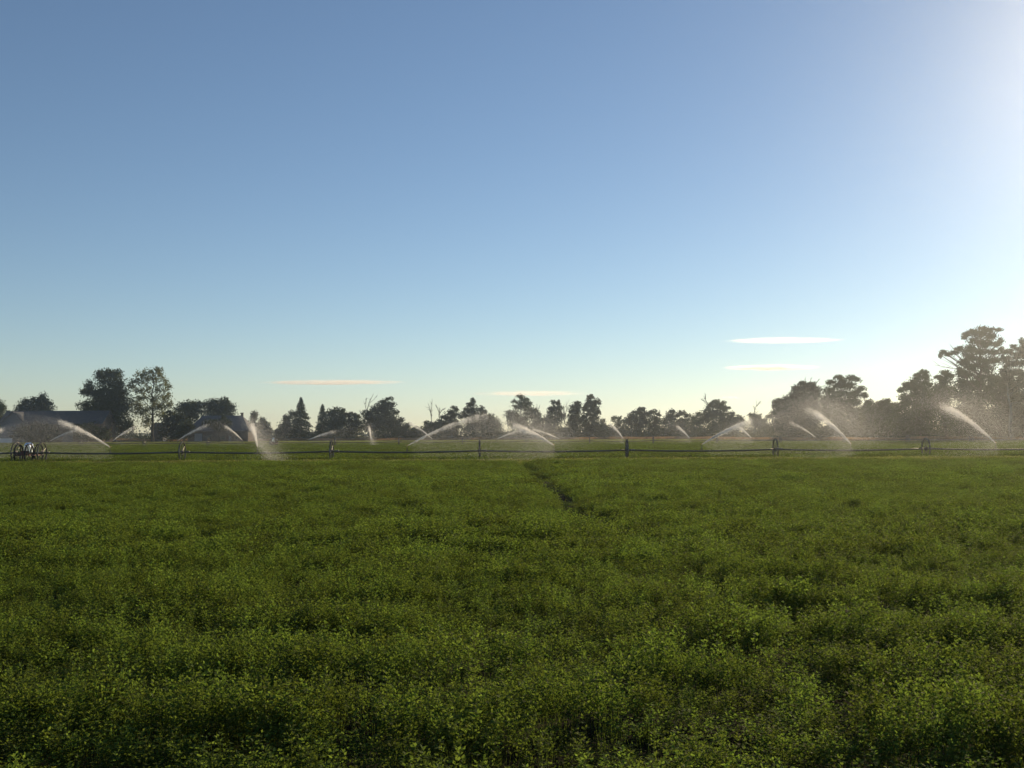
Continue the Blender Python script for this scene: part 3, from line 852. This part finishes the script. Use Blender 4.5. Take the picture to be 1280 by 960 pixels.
# front gable wing at its left end, ridge running toward the field
gx0, gx1 = ground_x(1, YB - 8) - (bx0 + bx1) / 2, ground_x(33, YB - 8) - (bx0 + bx1) / 2
gz, ge = at(17, 514.5, YB - 8).z, at(33, 529, YB - 8).z
gm = (gx0 + gx1) / 2
MB().add([(gx0, -8.5, 0), (gx1, -8.5, 0), (gx1, -8.5, ge), (gm, -8.5, gz - .1), (gx0, -8.5, ge), (gx0, -1, 0), (gx1, -1, 0), (gx1, -1, ge), (gm, -1, gz - .1), (gx0, -1, ge)],
         [(0, 1, 2, 3, 4), (1, 6, 7, 2), (5, 0, 4, 9)]).build('gable_wall', M['wall_blue'], barn)
me = new_mesh('gable_roof', [(gx0 - .5, -9.1, ge - .35), (gm, -9.1, gz), (gx1 + .5, -9.1, ge - .35), (gx0 - .5, -.5, ge - .35), (gm, -.5, gz), (gx1 + .5, -.5, ge - .35)], [(0, 1, 4, 3), (1, 2, 5, 4)], M['roof_slate'])
go_ = obj('gable_roof', me, barn); md = go_.modifiers.new('thickness', 'SOLIDIFY'); md.thickness = .16
window(barn, (gm, -8.5, 2.0), 1.6, 1.3)
mb = MB(); mb.box((6.0, -6.53, 1.6), (3.6, 0.06, 3.2)); dr = mb.build('door', M['wall_blue'], barn)
for xx in (11.5, 14.0): window(barn, (xx, -6.5, 1.9), 1.2, 1.2)

hx0, hx1 = ground_x(239, YB), ground_x(317, YB)
hr, he = at(270, 519.5, YB).z, at(270, 537, YB - 4).z
house, hroof = gable_house('house', 'smaller brown house with grey hipped roof and a chimney', hx0 + .5, hx1 - .5, YB, 11.0, he, hr, M['wall_brown'], M['roof_grey'], 'house', 0.6, hip=3.4)
cxp = ground_x(302, YB) - (hx0 + hx1) / 2
mb = MB(); mb.box((cxp, 0.6, hr - 0.3), (0.75, 0.75, 2.3)); mb.box((cxp, .6, hr + .9), (.95, .95, .14)); mb.build('chimney', M['wall_brown'], hroof)
pw = ground_x(254, YB) - (hx0 + hx1) / 2
mb = MB(); mb.box((pw, -5.53, 1.7), (2.6, 0.06, 2.6)); mb.build('garage_door', M['pale_door'], house)
for q in (268, 284, 303):
    window(house, (ground_x(q, YB) - (hx0 + hx1) / 2, -5.5, 1.6), 1.5, 1.2)
mb = MB(); mb.box((ground_x(293, YB) - (hx0 + hx1) / 2, -5.53, 1.05), (0.95, 0.06, 2.05)); dr = mb.build('door', M['wall_blue'], house)
mb = MB(); mb.box((ground_x(293, YB) - (hx0 + hx1) / 2 + 0.36, -5.6, 1.0), (0.06, 0.1, 0.16)); mb.build('handle', M['steel'], dr)

sx0, sx1 = ground_x(191, 378), ground_x(206, 378)
shed, _ = gable_house('shed', 'small blue grey shed between the pale cottonwood and a dark bushy tree', sx0, sx1, 378, 4.0, at(198, 536, 378).z, at(198, 528.5, 378).z, M['wall_blue'], M['roof_slate'], 'shed', 0.3)
window(shed, (0.4, -2.0, 1.6), 0.9, 0.9)
wx0, wx1 = ground_x(702, 430), ground_x(713, 430)
wsh, _ = gable_house('shed', 'little white shed glimpsed between the centre trees', wx0, wx1, 430, 4.0, 3.2, 5.0, M['wall_white'], M['roof_grey'], 'shed', 0.3)
mb = MB(); mb.box((0, -2.03, 1.05), (1.0, .06, 2.1)); mb.build('door', M['wall_blue'], wsh)

# low pale board fence at the left picture edge
fx0, fx1 = ground_x(-14, 346), ground_x(15, 346)
fen = empty('board_fence', (fx0, 346, 0)); tag(fen, 'low pale board fence at the foot of the barn gable', 'fence')
L_ = fx1 - fx0; nb_ = 26
bme = None
for i in range(nb_):
    if bme is None:
        mb = MB(); mb.box((0, 0, 0.85), (L_ / nb_ - 0.03, 0.03, 1.6)); bme = new_mesh('board', mb.v, mb.f, M['wall_white'])
    obj('board', bme, fen, (L_ / nb_ * (i + .5), 0, 0))
for i in range(5):
    mb = MB(); mb.box((L_ / 4 * i, 0.09, 0.9), (0.1, 0.12, 1.8)); mb.build('post', M['wall_white'], fen)
for z_ in (0.35, 1.4):
    mb = MB(); mb.box((L_ / 2, 0.035, z_), (L_, 0.03, 0.1)); mb.build('rail', M['wall_white'], fen)


# parked pickup by the right trees
def pickup(loc, rz):
    root = empty('parked_pickup', loc); root.rotation_euler.z = rz
    tag(root, 'pale pickup parked in dry grass under the right trees', 'pickup')
    prof = [(-2.6, .55), (-2.6, 1.15), (-0.75, 1.18), (-0.6, 1.75), (0.75, 1.78), (1.35, 1.2), (2.5, 1.08), (2.62, .6)]
    vs, fs = [], []
    n_ = len(prof)
    for sy in (-0.9, 0.9):
        vs += [(x, sy * (0.88 if z > 1.5 else 1), z) for x, z in prof]
    fs = [tuple(range(n_ - 1, -1, -1)), tuple(range(n_, 2 * n_))] + [(i, (i + 1) % n_, n_ + (i + 1) % n_, n_ + i) for i in range(n_)]
    obj('body', new_mesh('body', vs, fs, M['car_paint']), root)
    MB().add([(0.80, -.74, 1.73), (0.80, .74, 1.73), (1.30, .80, 1.27), (1.30, -.80, 1.27)], [(0, 3, 2, 1)]).build('windscreen', M['glass'], root, loc=(0.035, 0, .035))
    for s in (-1, 1):
        MB().box((0.2, s * .86, 1.46), (1.15, .07, .42)).build('side_window', M['glass'], root)
        MB().box((2.60, s * .66, .88), (.08, .28, .2)).build('headlight', M['trim'], root)
        for x in (-1.65, 1.65):
            w_ = MB(); w_.ring((x, s * .80, .39), (0, 1, 0), .39, .16, .24, 20); wh = w_.build('wheel', M['rubber'], root)
            w2 = MB(); w2.tube([(x, s * .80 - .08, .39), (x, s * .80 + .08, .39)], [.24, .24], 14); w2.build('rim', M['steel'], wh)
    MB().box((2.66, 0, .62), (.1, 1.8, .18)).build('bumper', M['steel'], root)
    return root


vp = at(1098, 545, 268)
pickup((vp.x, 268, 0.0), R(172))

# ---------------------------------------------------------------- wheel-line irrigators
PITCH = 12.2
WR = 0.86


def wheel_meshes():
    m1 = MB(); m1.ring((0, 0, 0), (1, 0, 0), WR, 0.035, 0.10, 36)
    for k in range(24):
        a = 2 * math.pi * k / 24
        m1.box((0, math.cos(a) * (WR + .012), math.sin(a) * (WR + .012)), (0.13, 0.03, 0.03), Matrix.Rotation(a, 3, 'X'))
    rim = new_mesh('wheel', m1.v, m1.f, M['steel'])
    m2 = MB(); m2.tube([(-.12, 0, 0), (.12, 0, 0)], [.13, .13], 12)
    m2.tube([(-.02, 0, 0), (.02, 0, 0)], [.2, .2], 12)
    hub = new_mesh('hub', m2.v, m2.f, M['steel'])
    m3 = MB(); m3.tube([(0.0, 0, .12), (0.0, 0, WR - .04)], [.017, .017], 5)
    spoke = new_mesh('spoke', m3.v, m3.f, M['steel'])
    return rim, hub, spoke


RIM, HUB, SPOKE = wheel_meshes()


def add_wheel(root, x, spin, n_sp=10, y=0.0):
    w = obj('wheel', RIM, root, (x, y, WR + .02)); w.rotation_euler.x = spin
    obj('hub', HUB, w)
    for k in range(n_sp):
        s = obj('spoke', SPOKE, w); s.rotation_euler.x = 2 * math.pi * k / n_sp
    return w


def sprinkler_meshes():
    a = MB(); a.tube([(0, 0, 0), (0, 0, .34)], [.016, .016], 6); a.box((0, 0, -.03), (.12, .17, .06)); a.box((0, 0, .1), (.05, .05, .12))
    b = MB(); b.tube([(0, 0, .34), (0, 0, .42)], [.026, .022], 8); b.tube([(0, 0, .38), (.13, 0, .445)], [.02, .012], 6)
    b.box((-.05, 0, .45), (.2, .018, .03)); b.box((-.15, 0, .44), (.06, .03, .06)); b.box((.09, 0, .49), (.03, .05, .06))
    return new_mesh('sprinkler', a.v, a.f, M['steel']), new_mesh('nozzle', b.v, b.f, M['brass'])


RISER, NOZZLE = sprinkler_meshes()


def pipe_mesh(L, sag, r):
    mb = MB()
    n_ = 9
    pts = [(-L / 2 + L * i / (n_ - 1), 0, -sag * (1 - (2 * i / (n_ - 1) - 1) ** 2)) for i in range(n_)]
    mb.tube(pts, [r] * n_, 8)
    return new_mesh('pipe', mb.v, mb.f, M['pipe'], True)


def coupler_mesh(r):
    mb = MB(); mb.tube([(-.18, 0, 0), (-.17, 0, 0), (.17, 0, 0), (.18, 0, 0)], [r, r * 1.35, r * 1.35, r], 10)
    return new_mesh('coupler', mb.v, mb.f, M['steel'])


PIPE_R = 0.066
COUP = coupler_mesh(PIPE_R)


def mover(root, x):
    """Engine cart: red frame, polished engine cover, four drive wheels, handle."""
    z0 = WR + .02
    mb = MB()
    for s in (-1, 1):
        mb.box((x + s * .55, 0, z0 - .18), (.08, 2.3, .1)); mb.box((x, s * .95, z0 - .12), (1.02, .08, .1))
        mb.box((x + s * .55, .3, z0 + .05), (.06, .06, .36))
    fr = mb.build('mover_frame', M['red_paint'], root)
    # engine cover: a rounded hood, sloping face toward the sun
    n_, vs, fs = 10, [], []
    for yy, sc in ((-.42, .82), (-.36, 1.0), (.3, 1.0), (.40, .8)):
        for k in range(n_):
            a = math.pi * k / (n_ - 1)
            vs.append((x - math.cos(a) * .27 * sc, yy, z0 + .04 + .80 * sc * math.sin(a) ** .6))
    for i in range(3):
        for k in range(n_ - 1): fs.append((i * n_ + k, i * n_ + k + 1, (i + 1) * n_ + k + 1, (i + 1) * n_ + k))
    fs.append(tuple(range(n_))); fs.append(tuple(range(4 * n_ - 1, 3 * n_ - 1, -1)))
    obj('engine_cover', new_mesh('engine_cover', vs, fs, M['bare_metal'], False), fr)
    MB().tube([(x + .18, .1, z0 + .6), (x + .18, .1, z0 + .86), (x + .26, .1, z0 + .92)], [.03, .03, .03], 7).build('exhaust', M['steel'], fr)
    MB().box((x - .1, -.62, z0 + .02), (.42, .34, .3)).build('fuel_tank', M['red_paint'], fr)
    for s in (-1, 1):
        for yy in (-1.0, 1.0):
            w = MB(); w.ring((0, 0, 0), (1, 0, 0), .80, .045, .12, 32)
            for k in range(6):
                a = 2 * math.pi * k / 6
                w.tube([(0, 0, 0), (0, math.cos(a) * .77, math.sin(a) * .77)], [.016, .016], 5)
            w.build('drive_wheel', M['rubber'], fr, loc=(x + s * .43, yy * .86, .82))
    return fr


def wheel_line(label, Y, wheel_xs, sprinkler_xs, mover_x, x0, x1, spin_seed):
    root = empty('wheel_line_irrigator', (0, Y, 0)); tag(root, label, 'irrigator', 'wheel line irrigators across the field')
    g_ = random.Random(spin_seed)
    zc = WR + .02
    stops = sorted(wheel_xs)
    ends = [x0] + [s for s in stops if x0 < s < x1] + [x1]
    cache = {}
    for a, b in zip(ends[:-1], ends[1:]):
        L = b - a
        key = round(L, 1)
        if key not in cache: cache[key] = pipe_mesh(L - .02, 0.11 * (L / PITCH) ** 2, PIPE_R)
        obj('pipe', cache[key], root, ((a + b) / 2, 0, zc))
    for s in stops:
        add_wheel(root, s, g_.uniform(0, .6))
        obj('coupler', COUP, root, (s + .42, 0, zc))
    for s, az in sprinkler_xs:
        r = obj('sprinkler', RISER, root, (s, 0, zc + PIPE_R - .075 + .06)); r.rotation_euler.z = az
        obj('nozzle', NOZZLE, r)
    mover(root, mover_x)
    return root


# jets: nozzle column, photograph pixel of the top of the arc, depth side (-1 toward the camera, +1 away), reach
NEAR_J = [(-47, 24, 529, 1, 'left edge'), (138, 62, 521, 1, 'a'), (322, 314, 526, -1, 'b'), (509, 606, 517, 1, 'c'), (692, 634, 527, -1, 'd'),
          (877, 950, 521, 1, 'e'), (1063, 1011, 510, -1, 'f'), (1244, 1180, 506, -1, 'g')]
FAR_J = [(-17, -40, 533, 1, ''), (62, 106, 533, 1, ''), (141, 174, 530.5, 1, ''), (222, 264, 529, 1, ''), (303, 276, 529, 1, ''), (385, 424, 537, 1, ''), (464, 461, 531.5, -1, ''),
         (541, 506, 525, -1, ''), (621, 660, 534.5, 1, ''), (699, 660, 534, 1, ''), (779, 760, 527, -1, ''), (862, 843, 530, -1, ''), (939, 920, 531, -1, ''),
         (1020, 983, 525, -1, '')]


def jet_geom(nx, Y, ax, ay, side, reach):
    """Nozzle point and arc top. The top lies on its photograph ray, 'reach' metres out from the nozzle."""
    n = Vector((ground_x(nx, Y), Y, WR + .02 + PIPE_R + .36))
    best = None
    for i in range(0, 240):
        d = side * i * 0.05
        A = at(ax, ay, Y + d)
        h = math.hypot(A.x - n.x, d)
        e = abs(h - reach)
        if best is None or e < best[0]: best = (e, A)
    T = best[1]
    uT = 0.60
    A = n + (T - n) / uT
    A.z = n.z + (T.z - n.z) / (2 * uT - uT * uT)
    return n, A


near_w = [20.5, 53, 228, 414.5, 599.5, 783.5, 969, 1157, 1343, -133]
nwx = [ground_x(p, Y_NEAR_LINE) for p in near_w]
far_first = ground_x(101, Y_FAR_LINE)
fwx = [ground_x(101 + 79.5 * i, Y_FAR_LINE) for i in range(-2, 17)]
near_geo = [jet_geom(j[0], Y_NEAR_LINE, j[1], j[2], j[3], 7.5) for j in NEAR_J]
far_geo = [jet_geom(j[0], Y_FAR_LINE, j[1], j[2], j[3], 7.5) for j in FAR_J]


def az_of(ge): return math.atan2(ge[1].y - ge[0].y, ge[1].x - ge[0].x)


wheel_line('nearer wheel line irrigator with large steel wheels just beyond the tall crop', Y_NEAR_LINE, nwx,
           [(ge[0].x, az_of(ge)) for ge in near_geo], ground_x(36.5, Y_NEAR_LINE), ground_x(-140, Y_NEAR_LINE), ground_x(1350, Y_NEAR_LINE), 3)
wheel_line('farther wheel line irrigator crossing the pale strip in front of the trees', Y_FAR_LINE, fwx,
           [(ge[0].x, az_of(ge)) for ge in far_geo], ground_x(342, Y_FAR_LINE), ground_x(-70, Y_FAR_LINE), ground_x(1380, Y_FAR_LINE), 4)


# ---------------------------------------------------------------- water jets
def tri_cloud(P, size, g):
    n_ = len(P)
    a = g.normal(0, 1, (n_, 3)); a /= np.linalg.norm(a, axis=1)[:, None]
    b = np.cross(a, g.normal(0, 1, (n_, 3))); b /= np.linalg.norm(b, axis=1)[:, None]
    s = (size * g.uniform(.5, 1.4, n_))[:, None]
    V = np.stack([P + a * s * .58, P - a * s * .29 + b * s * .5, P - a * s * .29 - b * s * .5], 1).reshape(-1, 3)
    return V, np.arange(3 * n_).reshape(n_, 3)


WIND = np.array([0.55, -0.25, 0.0])


def arc(N, A, u):
    """Points along the water's path: rise to the top at u=1, fall to the ground at u=1.8."""
    N, A = np.array(N), np.array(A)
    u = np.asarray(u)[:, None]
    hor = N + (A - N) * np.where(u < 1, u, 1 + (u - 1) * 0.75)
    zr = N[2] + (A[2] - N[2]) * (2 * u - u * u)
    zf = A[2] * (1 - ((u - 1) / 0.8) ** 2)
    P = hor.copy(); P[:, 2] = np.where(u < 1, zr, zf)[:, 0]
    return P


def jet(label, N, A, scale, n_core, n_curtain, n_mist, group, seed, core=0.75, drift=1.0):
    g_ = np.random.default_rng(7000 + seed)
    root = empty('water_jet', N); tag(root, label, 'water jet', group)
    Nn = np.array(N)
    # solid stream near the nozzle
    us = np.linspace(0, core * 0.42, 10)
    pts = arc(N, A, us) - Nn
    mb = MB(); mb.tube([Vector(p) for p in pts], [(0.014 + 0.075 * (u / 0.3) * max(.04, 1 - (u / (core * .42)) ** 3)) * scale for u in us], 7)
    mb.build('stream', M['stream'], root, True)
    # broken stream, falling curtain, drifting mist
    pulses = g_.uniform(0.03, 0.66, 26) * (core / 0.72)
    u = np.abs(np.where(g_.uniform(0, 1, n_core) < .55, pulses[g_.integers(0, 26, n_core)] + g_.normal(0, .009, n_core), g_.beta(1.4, 1.9, n_core) * core * .92))
    P1 = arc(N, A, u) + g_.normal(0, 1, (n_core, 3)) * ((0.015 + 0.21 * u ** 1.3) * scale)[:, None]
    P1[:, 2] -= np.abs(g_.normal(0, 1, n_core)) * 0.42 * u * scale
    u = 0.02 + 1.5 * g_.beta(1.5, 2.6, n_curtain)
    P2 = arc(N, A, u)
    fall = g_.uniform(0, 1, n_curtain) ** 1.15
    top = P2[:, 2].copy()
    P2[:, 2] = np.maximum(0.05, top * (1 - fall))
    P2 += WIND * (fall * top)[:, None] * .55 * drift + g_.normal(0, 1, (n_curtain, 3)) * (0.06 + .45 * u + .25 * fall)[:, None] * np.array([1, 1, .35])
    Q = [P1, P2]; S_ = [np.full(n_core, .036 * scale) * np.exp(g_.normal(0, .35, n_core)), np.full(n_curtain, .019 * scale)]
    if n_mist:
        u = g_.beta(1.1, 1.4, n_mist) * 0.9
        P3 = arc(N, A, u) + WIND * np.abs(g_.normal(0, 2.2, (n_mist, 1))) * 1.5 + g_.normal(0, .5, (n_mist, 3))
        P3[:, 2] += g_.normal(0, .25, n_mist)
        Q.append(P3); S_.append(np.full(n_mist, .019 * scale))
    P = np.concatenate(Q); S_ = np.concatenate(S_)
    P[:, 2] = np.maximum(P[:, 2], .04)
    V, F = tri_cloud(P - Nn, S_, g_)
    tag(obj('spray', np_mesh('spray', V, F, M['drops']), root), kind='stuff')
    return root


NL = ['faint golden water arc entering at the left picture edge above the engine mover',
      'long water jet bending left from the first sprinkler right of the engine mover',
      'steep upright water jet with spray drifting right, from the nearer line beside the smaller house',
      'long straight water jet rising right from the nearer line, crossing a shorter far jet',
      'bright water jet leaning left at the middle of the nearer line',
      'water jet rising right from the nearer line in front of the dark domed tree',
      'brilliant backlit water jet leaning left in front of the heavy dark tree',
      'longest golden water jet leaning left below the giant tree']
FL = ['dim far water arc at the very left picture edge',
      'thin far water jet rising right below the barn roof, under the long left bending jet',
      'small far water arc rising right below the broad cottonwood',
      'far water jet arcing right from left of the smaller house',
      'far water jet arcing left in front of the smaller house wall',
      'low smooth far water arc rising right below the round leafy trees',
      'far cluster of upright water plumes below the large ragged tree',
      'short far water jet leaning left, crossed by the long straight near jet',
      'far water jet rising right beneath the airy centre tree',
      'far water jet leaning left just above the bright middle jet',
      'curled far water jet standing right of the tallest centre tree',
      'short far water jet leaning left below the pointed tree',
      'little far spray cone under a nearer jet, right of the dark domed tree',
      'short bright far water jet leaning left below the heavy dark tree']
for i, ge in enumerate(near_geo):
    mist = {2: 2600, 4: 4000, 5: 2600, 6: 9000, 7: 7000}.get(i, 600)
    jet(NL[i], ge[0], ge[1], 1.0, 14000 if i > 3 else 9000, 38000 if i not in (2,) else 30000, mist * (9 if i > 3 else 5), 'water jets of the nearer wheel line', i, {0: .45, 1: .56, 2: .62, 3: .68, 4: .58, 5: .55, 6: .66, 7: .68}[i], 2.6 if i == 2 else 1.0)
for i, ge in enumerate(far_geo):
    jet(FL[i], ge[0], ge[1], 1.35, 4200, 13000, 7000 if i > 6 else 1500, 'water jets of the farther wheel line', 40 + i, .58)


# ---------------------------------------------------------------- clouds: thin lens-shaped streaks, true volumes far beyond the trees
def cloud_mat(name, dens, seed):
    m, nt, out = mat_new(name)
    tc = nt.nodes.new('ShaderNodeTexCoord')
    ln = nt.nodes.new('ShaderNodeVectorMath'); ln.operation = 'LENGTH'
    nt.links.new(tc.outputs['Object'], ln.inputs[0])
    mr = nt.nodes.new('ShaderNodeMapRange'); mr.inputs['From Min'].default_value = 1.0; mr.inputs['From Max'].default_value = 0.35
    mr.interpolation_type = 'SMOOTHSTEP'
    nt.links.new(ln.outputs['Value'], mr.inputs['Value'])
    mp = nt.nodes.new('ShaderNodeMapping'); mp.inputs['Scale'].default_value = (2.6, 1.0, 1.6); mp.inputs['Location'].default_value = (seed * 3.1, seed, 0)
    nt.links.new(tc.outputs['Object'], mp.inputs[0])
    no = nt.nodes.new('ShaderNodeTexNoise'); no.inputs['Scale'].default_value = 1.6; no.inputs['Detail'].default_value = 3
    nt.links.new(mp.outputs[0], no.inputs['Vector'])
    m2 = nt.nodes.new('ShaderNodeMapRange'); m2.inputs['From Min'].default_value = .38; m2.inputs['From Max'].default_value = .62
    nt.links.new(no.outputs['Fac'], m2.inputs['Value'])
    mu = nt.nodes.new('ShaderNodeMath'); mu.operation = 'MULTIPLY'
    nt.links.new(mr.outputs[0], mu.inputs[0]); nt.links.new(m2.outputs[0], mu.inputs[1])
    mu2 = nt.nodes.new('ShaderNodeMath'); mu2.operation = 'MULTIPLY'; mu2.inputs[1].default_value = dens
    nt.links.new(mu.outputs[0], mu2.inputs[0])
    pv = nt.nodes.new('ShaderNodeVolumePrincipled')
    pv.inputs['Color'].default_value = (1, .99, .97, 1); pv.inputs['Anisotropy'].default_value = .58
    nt.links.new(mu2.outputs[0], pv.inputs['Density'])
    nt.links.new(pv.outputs[0], out.inputs['Volume'])
    return m


def sphere_mesh(name, mat, nu=24, nv=12):
    vs = [(0, 0, 1)]
    for j in range(1, nv):
        t = math.pi * j / nv
        vs += [(math.sin(t) * math.cos(2 * math.pi * i / nu), math.sin(t) * math.sin(2 * math.pi * i / nu), math.cos(t)) for i in range(nu)]
    vs.append((0, 0, -1))
    fs = [(0, 1 + i, 1 + (i + 1) % nu) for i in range(nu)]
    for j in range(nv - 2):
        for i in range(nu): fs.append((1 + j * nu + i, 1 + (j + 1) * nu + i, 1 + (j + 1) * nu + (i + 1) % nu, 1 + j * nu + (i + 1) % nu))
    b = 1 + (nv - 2) * nu
    fs += [(len(vs) - 1, b + (i + 1) % nu, b + i) for i in range(nu)]
    return new_mesh(name, vs, fs, mat)


CL = [('long thin lens shaped cloud streak over the spruces', 416, 478, 102, 3.0, 24000, 5.5),
      ('bright upper cloud streak at right, higher of the bright pair', 978, 425.5, 84, 2.8, 19000, 3.2),
      ('bright lower cloud streak at right, nearer the heavy dark tree', 964, 459.5, 66, 3.6, 21000, 7),
      ('faint warm cloud band behind the top of the airy centre tree', 662, 492, 86, 3.8, 30000, 2.0),
      ('tiny bright cloud fleck just right of the dark domed tree top', 914, 497, 14, 2.2, 30000, 1.8)]
for i, (lab, px, py, hw, hh_, Yc, dm) in enumerate(CL):
    c = at(px, py, Yc)
    k = Yc / FPX
    d_half = hw * k * 0.5
    o = obj('cloud', sphere_mesh('cloud', cloud_mat('cloud_vapour', dm / d_half, i)), None, c)
    o.scale = (hw * k, d_half, hh_ * k)
    tag(o, lab, 'cloud', 'thin streaks of cloud above the horizon')

# ---------------------------------------------------------------- haze: the humid, dusty evening air around the whole place
HZ = 1540.0
mb = MB(); mb.box((0, 0, 15.0), (2 * HZ, 2 * HZ, 32.0))
m, nt, out = mat_new('evening_haze')
pv = nt.nodes.new('ShaderNodeVolumePrincipled')
pv.inputs['Color'].default_value = (0.84, 0.92, 1.0, 1)
pv.inputs['Density'].default_value = 0.00027
pv.inputs['Anisotropy'].default_value = 0.87
nt.links.new(pv.outputs[0], out.inputs['Volume'])
hz = mb.build('haze', m)
tag(hz, kind='stuff')
